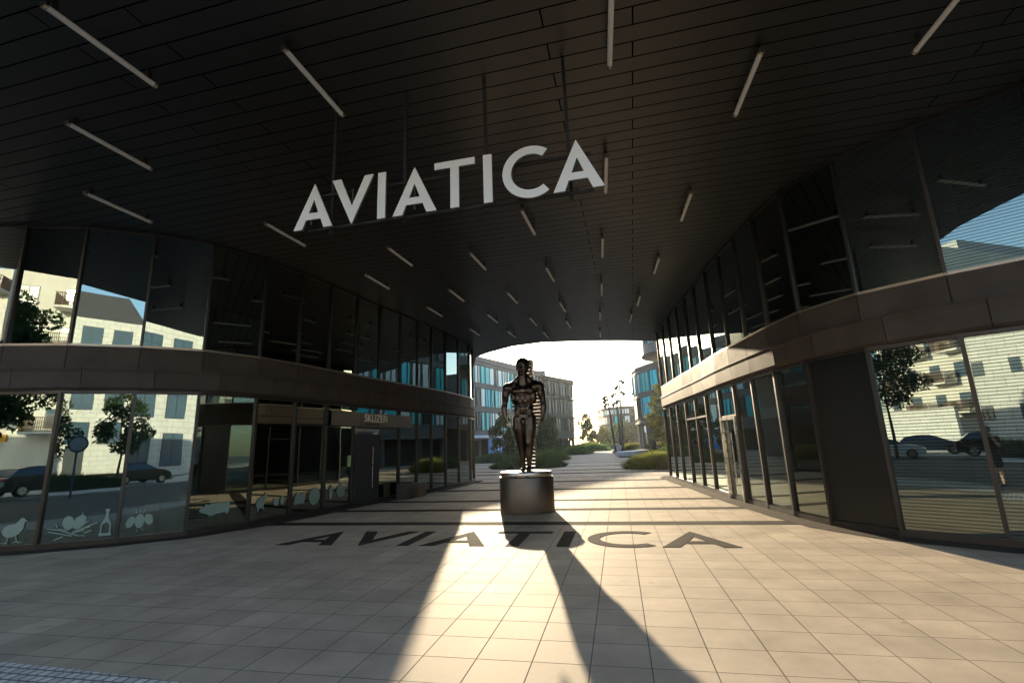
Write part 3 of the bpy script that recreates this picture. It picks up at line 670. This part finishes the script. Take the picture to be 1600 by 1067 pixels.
for sg_ in (-1, 1): limb(b, [((sg_*.088, -.06, .94), .1), ((sg_*.105, -.04, .62), .09)])
remeshed(b, 'shorts', SHORT, ph)
b = MB(); b.ell((0, -.005, 1.735), (.088, .1, .09), 20, 12); b.build('hair', HAIRM, ph)
for sg_ in (-1, 1):
    b = MB(); b.ell((sg_*.108, 0, .045), (.05, .135, .045)); b.build('shoe', SHOE, ph)
ck = thing('camera', 'black camera held to the photographer eye, mirrored in the right glass', 'camera', (0, -.085, 1.72))
b = MB(); b.box((0, 0, 0), (.13, .05, .09)); bevel(b.build('body', SHOE, ck), .01); b = MB(); b.box((0, -.002, .056), (.05, .045, .026)); b.build('viewfinder', SHOE, ck)

# ================================================================ VEGETATION
def leafcloud(b, blobs, n, size, seed, mi=0):
    rnd = random.Random(seed); vs = []; fs = []
    tot = sum(r[0]*r[1]*r[2] for c, r in blobs)
    for c, r in blobs:
        for _ in range(int(n*r[0]*r[1]*r[2]/tot)):
            while True:
                p = Vector((rnd.uniform(-1, 1), rnd.uniform(-1, 1), rnd.uniform(-1, 1)))
                if .25 < p.length < 1: break
            p = Vector((c[0]+p.x*r[0], c[1]+p.y*r[1], c[2]+p.z*r[2]))
            u = Vector((rnd.gauss(0, 1), rnd.gauss(0, 1), rnd.gauss(0, .7))).normalized(); v = u.orthogonal().normalized()
            v = Matrix.Rotation(rnd.uniform(0, 6.28), 3, u) @ v; s = size*rnd.uniform(.6, 1.3)
            o = len(vs); vs += [p-v*s, p+u*s*.5, p+v*s, p-u*s*.5]; fs.append((o, o+1, o+2, o+3))
    b.add(vs, fs, mi)
def tree(name, label, loc, h, r, m, seed, n=2600, size=.11, trunk=.09, clear=.35, group=None, cat='tree', conic=False):
    rnd = random.Random(seed); t = thing(name, label, cat, loc, group=group)
    b = MB(); top = h*.9; q = [Vector((0, 0, 0))]
    for k in range(1, 7): q.append(Vector((rnd.uniform(-.04, .04)*k, rnd.uniform(-.04, .04)*k, top*k/6)))
    for k in range(6): b.cyl(q[k], q[k+1], trunk*(1-k/7), trunk*(1-(k+1)/7), 8)
    blobs = []; nb = 26
    for k in range(nb):
        f = (k+.5)/nb; zz = h*(clear+(1-clear)*f); prof = (1-f)**.7 if conic else math.sin(math.pi*min(1, .12+f*.86))**.7
        a = k*2.4+rnd.uniform(-.5, .5); rr = r*prof*rnd.uniform(.35, .75); c = Vector((math.cos(a)*rr, math.sin(a)*rr, zz))
        s_ = r*rnd.uniform(.22, .4)*(.5+.5*prof); blobs.append((c, (s_, s_, s_*.75)))
        bz = max(h*clear*.8, zz-rr*.8); b.cyl((0, 0, bz), c, trunk*.35, trunk*.1, 5)
    b.build('trunk', BARK, t)
    b = MB(); leafcloud(b, blobs, n, size, seed+1); b.build('crown', m, t); return t
def mound(name, label, c, rx, ry, h, m, seed, n=3000, bl=.22, rz=0., group='grass mounds on the plaza'):
    rnd = random.Random(seed); t = thing(name, label, 'shrub', (c[0], c[1], 0), rz, group=group)
    b = MB(); nn = 24; vs = [(0, 0, h*.86)]; rings = 6
    for k in range(1, rings+1):
        f = k/rings
        for i in range(nn):
            a = 2*math.pi*i/nn; wob = 1+.06*math.sin(3*a+seed)+.04*math.sin(5*a)
            vs.append((rx*f*wob*math.cos(a)*.97, ry*f*wob*math.sin(a)*.97, h*.86*(1-f**2.6)))
    fs = [(0, 1+i, 1+(i+1) % nn) for i in range(nn)]
    for k in range(rings-1):
        for i in range(nn): fs.append((1+k*nn+i, 1+(k+1)*nn+i, 1+(k+1)*nn+(i+1) % nn, 1+k*nn+(i+1) % nn))
    b.add(vs, fs, 0, True); b.build('core', mat('mound core', (.02, .03, .012), .9), t)
    b = MB(); vs = []; fs = []
    for _ in range(n):
        a = rnd.uniform(0, 6.283); f = math.sqrt(rnd.random()); wob = 1+.06*math.sin(3*a+seed)+.04*math.sin(5*a)
        lump = 1+.13*math.sin(a*4+f*7+seed)*f+.08*math.sin(f*11+a*2)
        x, y, z0 = rx*f*wob*math.cos(a), ry*f*wob*math.sin(a), max(0, h*.9*(1-f**2.6)*lump-.03)
        l = bl*rnd.uniform(.8, 1.9); dx, dy = math.cos(a)*f*.6+rnd.gauss(0, .35), math.sin(a)*f*.6+rnd.gauss(0, .35)
        wd = bl*.085; a2 = rnd.uniform(0, 3.14); wx, wy = math.cos(a2)*wd, math.sin(a2)*wd; o = len(vs)
        vs += [(x-wx, y-wy, z0), (x+wx, y+wy, z0), (x+dx*l, y+dy*l, z0+l*rnd.uniform(.45, 1.0))]; fs.append((o, o+1, o+2))
    b.add(vs, fs); b.build('blades', m, t); return t
mound('grass_mound', 'dark green low mound behind the pedestal on its left', (-7.9, 38.6), 3.0, 1.8, .68, LEAFD, 1, 5000)
mound('grass_mound', 'dark mound farther left, near the corner of the left wing', (-14.2, 54), 3.2, 2.4, .95, LEAFD, 2, 4000)
mound('grass_mound', 'rounded green mound seen right of the statue legs', (-8.3, 55.5), 2.2, 2.0, 1.15, LEAFM, 3, 4500)
mound('grass_mound', 'small dark mound directly behind the pedestal', (-6.6, 40.5), 1.9, 1.4, .6, LEAFD, 4, 2500)
mound('grass_mound', 'long dark green mound before the charcoal building', (-12.5, 84), 7.5, 3.0, 1.5, LEAFD, 5, 5000, .3)
mound('grass_mound', 'dark mound right of the long one with sunlit yellow plants behind', (-7.8, 80), 2.6, 2.4, 1.35, LEAFM, 6, 3000, .3)
mound('grass_mound', 'olive mound in the middle of the far plaza', (-6.8, 108), 3.6, 2.6, 1.5, LEAFM, 7, 3000, .35)
mound('grass_mound', 'yellow flowering mound on the far plaza', (-8.8, 119), 4.2, 3, 1.95, LEAFY, 8, 3000, .35)
mound('grass_mound', 'far green mound left of the leaning lamp posts', (-5.2, 132), 4.6, 3, 1.7, LEAFM, 9, 2500, .35)
mound('grass_mound', 'large bright grass mound beside the end of the right wing', (2.25, 33.4), 2.3, 1.5, .8, LEAFY, 10, 11000, .3)
mound('grass_mound', 'dark mound behind the large grass mound at the right', (3.9, 41), 3.0, 2.0, 1.25, LEAFD, 11, 4500)
mound('grass_mound', 'yellow green mound behind the white bench', (1.3, 80), 3.1, 2.6, 1.35, LEAFY, 12, 4500, .3)
mound('grass_mound', 'tall green mound beside the right tree', (5.0, 72), 3.4, 2.6, 2.0, LEAFM, 13, 4500, .3)
tree('plane_tree', 'yellow green leafy tree between teal building and right wing', (4.45, 61, 0), 8.3, 2.2, LEAFY, 21, 5200, .15, .1, .12)
tree('conifer_tree', 'dark tree standing alone on the far plaza', (-11.0, 150, 0), 10.6, 3.1, LEAFD, 22, 3400, .3, .16, .2)
tree('small_tree', 'light green tree behind the three leaning lamp posts', (-6.6, 168, 0), 7.5, 3.0, LEAFY, 23, 2200, .32, .14, .2)
tree('small_tree', 'light green tree right beside the lone dark tree', (-10.2, 172, 0), 5.8, 2.8, LEAFY, 24, 1800, .32, .12, .15)
tree('small_tree', 'small pale tree at the end of the charcoal building', (-15.8, 140, 0), 4.2, 1.3, LEAFM, 25, 900, .22, .08, .3)
tree('bushy_tree', 'dark green tree behind the statue on its left side', (-16.4, 66, 0), 6.2, 2.5, LEAFD, 26, 4200, .17, .1, .08)
tree('bushy_tree', 'dark green tree behind the statue on its right side', (-11.9, 75, 0), 6.4, 2.8, LEAFD, 27, 4200, .17, .1, .08)
tree('bushy_tree', 'dark tree close behind the statue legs', (-14.3, 71, 0), 7.0, 2.4, LEAFD, 28, 3600, .17, .1, .08)
tree('bushy_tree', 'dark purple green tree in front of the distant grey building', (.5, 150, 0), 8.2, 4.0, LEAFD, 29, 2600, .34, .14, .1)
tree('bushy_tree', 'dark tree left of the teal building foot', (-2.6, 158, 0), 7.2, 3.4, LEAFD, 30, 2200, .34, .14, .1)

# bench
bn = thing('bench', 'long low white concrete bench beside the grass mounds', 'bench', (1.9, 67.5, 0), R_(0))
b = MB(); b.prism([(-3.1, -7.8), (-2.2, -9.6), (-.9, -9.2), (3.2, 9.5), (1.6, 9.8)], .12, .62); bevel(b.build('seat', CONC, bn), .05)
b = MB(); b.prism([(-2.7, -7.6), (-2.0, -9.1), (-1.0, -8.8), (2.9, 9.2), (1.7, 9.4)], 0, .12); b.build('plinth', DARK, bn)
# leaning lamp posts with spotlight heads
def lamp(name, label, base, top, heads):
    t = thing(name, label, 'lamp post', (*base, 0), group='leaning spotlight posts on the plaza'); b = MB()
    T = Vector((top[0]-base[0], top[1]-base[1], top[2])); b.cyl((0, 0, 0), T, .17, .11, 12); b.build('pole', WINF, t)
    for f, s in heads:
        p = T*f; b = MB(); q = p+Vector((s*.55, -.1, -.15)); b.cyl(p, p+Vector((s*.28, 0, .05)), .06, .06, 8)
        b.cyl(p+Vector((s*.2, 0, .25)), p+Vector((s*.68, -.1, -.32)), .14, .32, 14); b.build('spotlight_head', WINF, t)
    return t
lamp('lamp_post', 'leftmost leaning post with three spotlights on its left', (-1.32, 72), (-1.98, 72, 8.8), [(.93, -1), (.87, -1), (.8, -1)])
lamp('lamp_post', 'middle shorter leaning post with spotlights on its left', (-.56, 74), (-.72, 74, 9.3), [(.93, -1), (.79, -1)])
lamp('lamp_post', 'tallest leaning post with spotlights on both sides', (-.3, 74), (-.06, 74, 11.4), [(.93, 1), (.86, -1), (.78, 1), (.67, -1)])
lamp('lamp_post', 'slim leaning post in front of the teal building', (2.55, 78), (2.48, 78, 9.6), [(.96, -1), (.88, -1), (.8, 1), (.72, -1)])
t = thing('litter_bin', 'white cylindrical litter bin at the foot of the lamp posts', 'bin', (-.95, 73, 0)); b = MB(); b.lathe([(.32, .05), (.4, .1), (.46, 1.2), (.44, 1.25), (.3, 1.25)], n=20); b.build('body', WHITEW, t); b = MB(); b.lathe([(.3, 1.252), (.3, 1.3), (.28, 1.32)], n=20); b.build('lid', WINF, t)

# ================================================================ FAR BUILDINGS
def path_len(P): return [math.hypot(c[0]-a[0], c[1]-a[1]) for a, c in zip(P[:-1], P[1:])]
def resample(P, step):
    L = path_len(P); tot = sum(L); n = max(1, round(tot/step)); out = []
    for k in range(n+1):
        d = tot*k/n
        for i, l in enumerate(L):
            if d <= l or i == len(L)-1:
                t = min(1, d/l); out.append((P[i][0]+(P[i+1][0]-P[i][0])*t, P[i][1]+(P[i+1][1]-P[i][1])*t)); break
            d -= l
    return out
def office(label, P, back, rows, ztop, mats, weights, seed, step=1.5, wallm=FAC_G, ground=(0, 3.1), wmin=.75, ledge=.18, limit=100, cols_ground=True):
    """P ordered so that the outside is to its right (travel direction)"""
    rnd = random.Random(seed); W = thing('office_building', label, 'building'); Q = resample(P, step)
    b = MB(); b.prism(offset_path(Q, -.15)+back, ground[1], ztop); b.build('wall', wallm, W)
    b = MB(); b.prism(offset_path(Q, -1.6)+back, 0, ground[1]-.002); b.build('ground_floor_wall', FAC_D, W)
    b = MB()
    zz = [ground[1]-.3]+[r[1] for r in rows]
    for z in zz: ribbon(b, Q, [(-.14, z+.05), (ledge, z+.08), (ledge, z+.34), (-.14, z+.38)])
    ribbon(b, Q, [(-.14, ztop-.02), (ledge, ztop-.02), (ledge, ztop+.25), (-.4, ztop+.25)]); b.build('ledge', wallm, W)
    cnt = 0
    for r in rows:
        for i in range(len(Q)-1):
            m = rnd.choices(mats, weights)[0]
            if m is None: continue
            a = Vector(Q[i]); c = Vector(Q[i+1]); e0 = rnd.uniform(.08, .22); e1 = 1-rnd.uniform(.08, .2)
            b = MB(); b.seg(tuple(a.lerp(c, e0)), tuple(a.lerp(c, e1)), .12, r[1]-r[0]-.05, r[0], -.05+rnd.uniform(0, .06)); wn = b.build('window', m, W); cnt += 1
            if rnd.random() < .6:
                e = rnd.uniform(.3, .7); b = MB(); b.seg(tuple(a.lerp(c, e-.04)), tuple(a.lerp(c, e+.04)), .1, r[1]-r[0]-.05, r[0], .07); b.build('frame', WINF, wn)
    if cols_ground:
        for i in range(0, len(Q), 2):
            q = offset_path(Q, -.35)[i]; b = MB(); b.box((q[0], q[1], ground[1]/2), (.35, .35, ground[1]-.01)); b.build('column', wallm, W)
    return W
ROWS = [(4.5, 7.4), (8.4, 11.4), (12.3, 15.2)]
# left: concave teal facade
PA = [(-31, 58), (-27.5, 66), (-25.0, 72), (-23.0, 77), (-21.6, 82), (-20.0, 88), (-18.2, 94), (-16.6, 99)]
A = office('curved office block with teal and white window panels beyond the left wing', PA[::1], [(-30, 112), (-50, 80)], ROWS, 15.95, [TEAL, CYAN, PALEG, DARKG], [3, 1.2, 2.6, 2.4], 5, 1.5, ledge=.05)
b = MB(); b.prism([(-34, 66), (-26.2, 82), (-21.5, 96), (-18.6, 105), (-24, 110), (-45, 80)], 15.96, 18.3); b.build('penthouse', FAC_G, A)
b = MB(); b.prism([(-26.2, 72), (-22.0, 77.5), (-21.0, 80.3), (-19.6, 84.5), (-20.3, 86), (-25, 80)], 3.2, 3.6); b.build('canopy', mat('pale canopy', (.6, .65, .7), .5), A)
b = MB(); b.seg((-22.1, 78.6), (-20.4, 84), .1, 3.1, .02, 0); b.build('entrance_wall', BLUE, A)
b = MB()
for e in (.35, .52, .69): 
    p_ = Vector((-22.1, 78.6)).lerp(Vector((-20.4, 84)), e); b.box((p_.x+.12, p_.y-.02, 1.75), (.08, .32, 1.25))
b.build('wall_light', mat('lit white strip', (.9, .9, .9), .5), A)
PB = [(-16.3, 99.6), (-14.8, 103), (-12.8, 108), (-11.0, 112.2), (-10.9, 113.6), (-12.0, 116), (-15, 121)]
Bd = office('charcoal office block with ledges and an arcade right behind the statue', PB, [(-28, 121), (-30, 110)], ROWS, 15.9, [DARKG, FAC_D, PALEG], [4, 5, .25], 9, 1.3, FAC_D, ledge=.5)
b = MB(); b.prism([(-19, 106), (-16.4, 108), (-18, 116), (-24, 112)], 15.92, 18.3); b.build('penthouse', FAC_G, Bd)
# right teal tower
PC = [(7.5, 86), (4.5, 82), (2.4, 77.5), (1.75, 73), (2.3, 69.5), (4.0, 65.8), (6.4, 62.4), (9.5, 59.5)]
PC = PC[::-1]; PC = PC[::-1]
Cd = office('curved office block clad in cyan glass beyond the right wing', PC, [(22, 60), (22, 86)], [(1.2, 4.2), (4.8, 7.6), (8.3, 10.9)][1:] + [], 11.6, [CYAN, TEAL, PALEG, DARKG], [4, 2.5, 1.6, 2.4], 12, 1.0, FAC_G, ground=(0, 4.3), ledge=.06)
# its upper storeys overhanging as an oval disc
U = thing('office_building', 'round overhanging upper storey with fins above the cyan office block', 'building')
disc = [(7.3+4.3*math.cos(2*math.pi*k/40), 64+5.5*math.sin(2*math.pi*k/40)) for k in range(40)]
b = MB(); b.prism(disc, 12.4, 13.6); b.build('soffit_slab', FAC_G, U)
inn = [(7.3+3.9*math.cos(2*math.pi*k/40), 64+5.1*math.sin(2*math.pi*k/40)) for k in range(40)]
b = MB(); b.prism(inn, 13.602, 20); b.build('glazing', PALEG, U)
b = MB(); b.cyl((8.2, 65, 11.6), (8.2, 65, 12.4), 2.4, 2.4, 20); b.build('stem', FAC_D, U)
for k in range(0, 40):
    b = MB(); b.box((7.3+4.0*math.cos(2*math.pi*k/40), 64+5.2*math.sin(2*math.pi*k/40), 16.6), (.25, .1, 6), math.atan2(5.2*math.sin(2*math.pi*k/40), 4*math.cos(2*math.pi*k/40))); b.build('fin', TEAL if k % 3 == 0 else FAC_G, U)
PE = [(12.4, 57.5), (13.0, 52), (14.3, 46), (16.4, 40.5), (19.5, 35.5), (24, 31)]
office('curved office block with white and teal panels hidden behind the right wing', PE, [(40, 31), (40, 57.5)], ROWS, 15.95, [TEAL, CYAN, PALEG, DARKG], [2.4, .8, 4, 1.4], 15, 1.5, FAC_G, ledge=.1)
PD = [(-9.6, 193), (-8.1, 187), (-6.9, 181), (-4.6, 176.5), (-1, 174), (5, 173), (12, 175)]
Dd = office('distant grey office block with bands of windows behind the lamp posts', PD, [(14, 200), (-8, 200)], [(4.6, 7.4), (8.2, 10.6), (11.4, 13)], 13.7, [PALEG, TEAL, DARKG], [2.2, 1.4, 2], 14, 1.9, FAC_D, ledge=.3)

# ================================================================ STREET BEHIND THE CAMERA (seen in the glass)
def block(name, label, x0, x1, y0, y1, h, wm, wins, roof=None, cat='building'):
    """wins: list of (face, u, z, w, h) with face 'N' (y1) 'E' (x1) 'W' (x0)"""
    W = thing(name, label, cat); b = MB(); b.box(((x0+x1)/2, (y0+y1)/2, h/2), (x1-x0, y1-y0, h)); b.build('wall', wm, W)
    for face, u, z, ww, hh in wins:
        b = MB(); b2 = MB()
        if face == 'N': b.box((u, y1-.02, z), (ww, .12, hh)); b2.box((u, y1+.035, z), (ww-.16, .03, hh-.16)); 
        elif face == 'E': b.box((x1-.02, u, z), (.12, ww, hh)); b2.box((x1+.035, u, z), (.03, ww-.16, hh-.16))
        else: b.box((x0+.02, u, z), (.12, ww, hh)); b2.box((x0-.035, u, z), (.03, ww-.16, hh-.16))
        o = b.build('window', WINF, W); b2.build('pane', WING, o)
        b = MB()
        if face == 'N': b.box((u, y1+.06, z), (.07, .03, hh-.16)); b.box((u, y1+.055, z+hh*.2), (ww-.2, .02, .06))
        elif face == 'E': b.box((x1+.06, u, z), (.03, .07, hh-.16))
        else: b.box((x0-.06, u, z), (.03, .07, hh-.16))
        b.build('glazing_bar', WINF, o)
    if roof:
        b = MB(); b.add([(x0, y0, h), (x1, y0, h), (x1, y1, h), (x0, y1, h), (x0+2, y0+2, h+roof), (x1-2, y0+2, h+roof), (x1-2, y1-2, h+roof), (x0+2, y1-2, h+roof)],
                        [(0, 1, 5, 4), (1, 2, 6, 5), (2, 3, 7, 6), (3, 0, 4, 7), (4, 5, 6, 7)]); b.build('roof', ROOF, W)
    return W
def balcony(W, x, y, z, wd, dp):
    b = MB(); b.box((x, y+dp/2, z), (wd, dp, .18)); o = b.build('balcony', CREAM, W)
    b = MB()
    for k in range(int(wd/.12)): b.box((x-wd/2+.06+.12*k, y+dp-.03, z+.62), (.045, .04, 1.05))
    for k in range(int(dp/.12)):
        for s in (-1, 1): b.box((x+s*(wd/2-.03), y+.06+.12*k, z+.62), (.04, .045, 1.05))
    for zz in (.12, .4, .8, 1.14): b.box((x, y+dp-.03, z+zz), (wd, .055, .05))
    b.build('railing', BALC, o)
wins = [('N', x, z, 1.3, 1.5) for z in (5, 8.2, 11.4, 14.6) for x in (-24.6, -21.8, -19.2)]
c1 = block('apartment_block', 'cream rendered apartment block with balconies mirrored in the left panes', -26, -18, -44, -27, 18, CREAM, wins)
for z in (3.9, 7.1, 10.3, 13.5): balcony(c1, -21.9+(.8 if z in (7.1, 13.5) else 0), -27, z, 3.0, 1.5)
b = MB(); b.box((-24.9, -26.9, 3.6), (1.1, .14, .5)); b.build('sign_plate', mat('orange plate', (.7, .33, .02), .5), c1)
wins = [('N', x, z, 1.2, 1.5) for z in (4.6, 7.6, 10.6, 13.6) for x in (-42, -39.2, -36.2, -33.4)]
c2 = block('apartment_block', 'cream apartment block with staggered brown lattice balconies mirrored beside the parked cars', -43.5, -32, -42, -28, 17.5, CREAM, wins)
for k, z in enumerate((3.4, 6.4, 9.4, 12.4, 15.4)):
    for x in ((-40.6, -35.2) if k % 2 else (-37.8, -33.3)): balcony(c2, x, -28, z, 2.7, 1.4)
ww = thing('garden_wall', 'low white wall between the parked cars and the cream balcony block', 'wall'); b = MB(); b.box((-37, -24, 1.9), (13, .3, 3.8)); b.build('wall', WHITEW, ww); b = MB(); b.box((-37, -24, 3.85), (13.2, .45, .1)); b.build('coping', CONC, ww)
low = block('retail_hall', 'low white hall with a curved green roof across the street', -18, -9, -46, -29, 10.2, WHITEW, [('N', x, z, .8, 1.2) for z in (3, 6.5) for x in (-16.5, -14, -11.5)])
b = MB(); n = 14; vs = []
for k in range(n+1):
    a = math.pi*k/n; vs += [(-13.5-4.8*math.cos(a), -46, 10.2+1.6*math.sin(a)), (-13.5-4.8*math.cos(a), -28.8, 10.2+1.6*math.sin(a))]
b.add(vs, [(2*k, 2*k+1, 2*k+3, 2*k+2) for k in range(n)]+[tuple(range(0, 2*n+2, 2)), tuple(range(1, 2*n+2, 2))[::-1]]); b.build('roof', mat('pale green roof', (.42, .45, .33), .6), low)
wins = [('N', x, z, 2.3, 3.0) for z in (5.4, 10.0, 14.2, 18.3) for x in (-12, -8.6, -5.2, -1.8, 1.6, 5.0)]+[('E', y, z, 2.3, 3.) for z in (9.3, 13.4) for y in (-65, -69)]
wa = block('office_block', 'white stone office block with tall dark windows and a slate roof across the street', -14, 7.6, -78, -62, 21, WHITEW, wins, 4)
for x in (-12, -8.6, -5.2, -1.8, 1.6):
    b = MB(); b.box((x, -61.9, 1.9), (1.9, .2, 3.8)); b.build('doorway', WINF, wa)
wins = [('N', x, z, 2.4, 3.4) for z in (2.6, 7.6, 12.8) for x in (15.5, 19.2, 22.9, 26.6, 30.3)]
wb = block('office_block', 'white office block with large square openings mirrored left of the restaurant', 13, 33, -42, -27, 15.8, WHITEW, wins, 0)
block('tower_block', 'grey tower with small windows mirrored in the upper right glass', -29.5, -26.6, -60, -48, 24, mat('grey render', (.42, .44, .46), .8), [('N', -28, z, 1, 1.4) for z in (8, 12, 16, 20)])
block('office_block', 'long brownish office block down the street', 40, 80, -50, -28, 16, FAC_G, [('N', x, z, 2.5, 1.8) for z in (4, 8, 12) for x in range(42, 80, 4)])
tree('street_tree', 'young leafy street tree mirrored at the left edge of the glass', (-17.6, -3.6, -.0), 8.8, 1.9, LEAFD, 41, 5000, .12, .09, .3)
tree('street_tree', 'tall street tree mirrored above the silver parked car', (-18.9, -8.6, -.0), 9.6, 2.9, LEAFD, 42, 8000, .12, .1, .38)
tree('street_tree', 'street tree in front of the white stone office block', (-7.2, -24, 0), 6.5, 2.0, LEAFD, 43, 3000, .14, .09, .35)
tree('street_tree', 'right hand street tree in front of the white stone office block', (-3.4, -22, 0), 6.8, 2.0, LEAFD, 44, 3000, .14, .09, .35)
tree('street_tree', 'street tree beside the large white openings', (14, -22, 0), 7, 2.2, LEAFD, 45, 3000, .14, .09, .35)
for k, (x, y, rx, l) in enumerate(((-9, -19, 8, 'long clipped hedge before the hall'), (8, -20, 9, 'long low hedge across the street'))):
    mound('hedge', l, (x, y), rx, 1.3, 1.0, LEAFD, 60+k, 5000, .25, group='hedges across the street')
t = thing('road_sign', 'round grey road sign with blue rim on a blue pole', 'road sign', (-7.9, -11.2, -.12)); b = MB(); b.cyl((0, 0, 0), (0, 0, 3.4), .05); b.build('pole', mat('blue pole', (.05, .08, .2), .5), t)
b = MB(); b.cyl((0, .06, 2.75), (0, .09, 2.75), .42, n=28); b.build('rim', mat('blue rim', (.03, .05, .12), .5), t); b = MB(); b.cyl((0, .091, 2.75), (0, .1, 2.75), .34, n=28); b.build('face', mat('grey sign face', (.3, .36, .42), .5), t)
def car(label, loc, rz, paint, suv=False):
    t = thing('parked_car', label, 'car', loc, rz, group='cars parked along the street')
    hb = .12 if suv else 0
    side = [(-2.15, .28), (-2.2, .55), (-2.12, .86+hb), (-1.75, .98+hb), (-.95, 1.02+hb), (1.0, 1.0+hb), (1.55, .93+hb), (2.05, .78+hb), (2.2, .55), (2.15, .28)]
    top = [(-1.85, .98+hb), (-1.45, 1.36+hb), (-.7, 1.47+hb), (.1, 1.45+hb), (.55, 1.3+hb), (1.2, .98+hb)]
    b = MB(); b.prism(side, -.86, .86); o = b.build('body', paint, t, rot=(R_(90), 0, 0)); bevel(o, .09, 3)
    b = MB(); b.add([(p[0], sy*(.78 if k in (0, 5) else .62), p[1]) for sy in (-1, 1) for k, p in enumerate(top)], [(0, 1, 2, 3, 4, 5)[::1], (6, 7, 8, 9, 10, 11)[::-1]]+[(k, 6+k, 7+k, k+1) for k in range(5)])
    o = b.build('cabin', WING, t); bevel(o, .05, 2)
    b = MB(); b.add([(x, sy*.63, z) for sy in (-1, 1) for x, z in ((-1.4, 1.385+hb), (-.7, 1.485+hb), (.1, 1.465+hb), (.42, 1.37+hb))], [(k, k+1, k+5, k+4) for k in range(3)]); b.build('roof', paint, t)
    for x in (-1.35, 1.35):
        for s in (-1, 1):
            b = MB(); b.cyl((x, s*.68, .33), (x, s*.89, .33), .33, n=22); wh = b.build('wheel', mat('tyre', (.02, .02, .02), .8), t)
            b = MB(); b.cyl((x, s*.885, .33), (x, s*.9, .33), .21, n=18); b.build('rim', STEEL, wh)
    for s in (-1, 1):
        b = MB(); b.ell((2.08, s*.62, .68+hb), (.12, .2, .09)); b.build('headlight', PALEG, t)
        b = MB(); b.ell((-2.12, s*.66, .78+hb), (.08, .16, .1)); b.build('tail_light', mat('red lens', (.4, .02, .02), .3), t)
    return t
SIL = mat('silver paint', (.72, .72, .71), .35, .1, coat=.4); BLK = mat('black paint', (.015, .016, .02), .2, .2, coat=.6); GRY = mat('grey paint', (.2, .22, .25), .25, .5, coat=.6)
a_ = R_(-51)
car('silver hatchback parked under the street tree', (-22.6, -10.9, -.12), a_, SIL)
car('black estate car parked behind the silver hatchback', (-18.9, -15.5, -.0), a_, BLK, True)
car('grey saloon parked in the second row', (-24.4, -15.6, -.0), a_, GRY)
car('dark car parked farthest along the street', (9.5, -15.3, -.0), 0, BLK)

# ================================================================ HAZE
hz = MB(); hz.box((0, 400, 14), (1820, 2220, 30.4)); ho = hz.build('haze', bpy.data.materials.new('haze')); tag(ho, kind='stuff'); hm = ho.data.materials[0]
hm.use_nodes = True; t_ = hm.node_tree
for n_ in list(t_.nodes):
    if n_.type == 'BSDF_PRINCIPLED': t_.nodes.remove(n_)
pv = t_.nodes.new('ShaderNodeVolumePrincipled'); pv.inputs['Color'].default_value = (.95, .95, .95, 1); pv.inputs['Density'].default_value = .00018; pv.inputs['Anisotropy'].default_value = .55
t_.links.new(pv.outputs[0], [n_ for n_ in t_.nodes if n_.type == 'OUTPUT_MATERIAL'][0].inputs['Volume'])
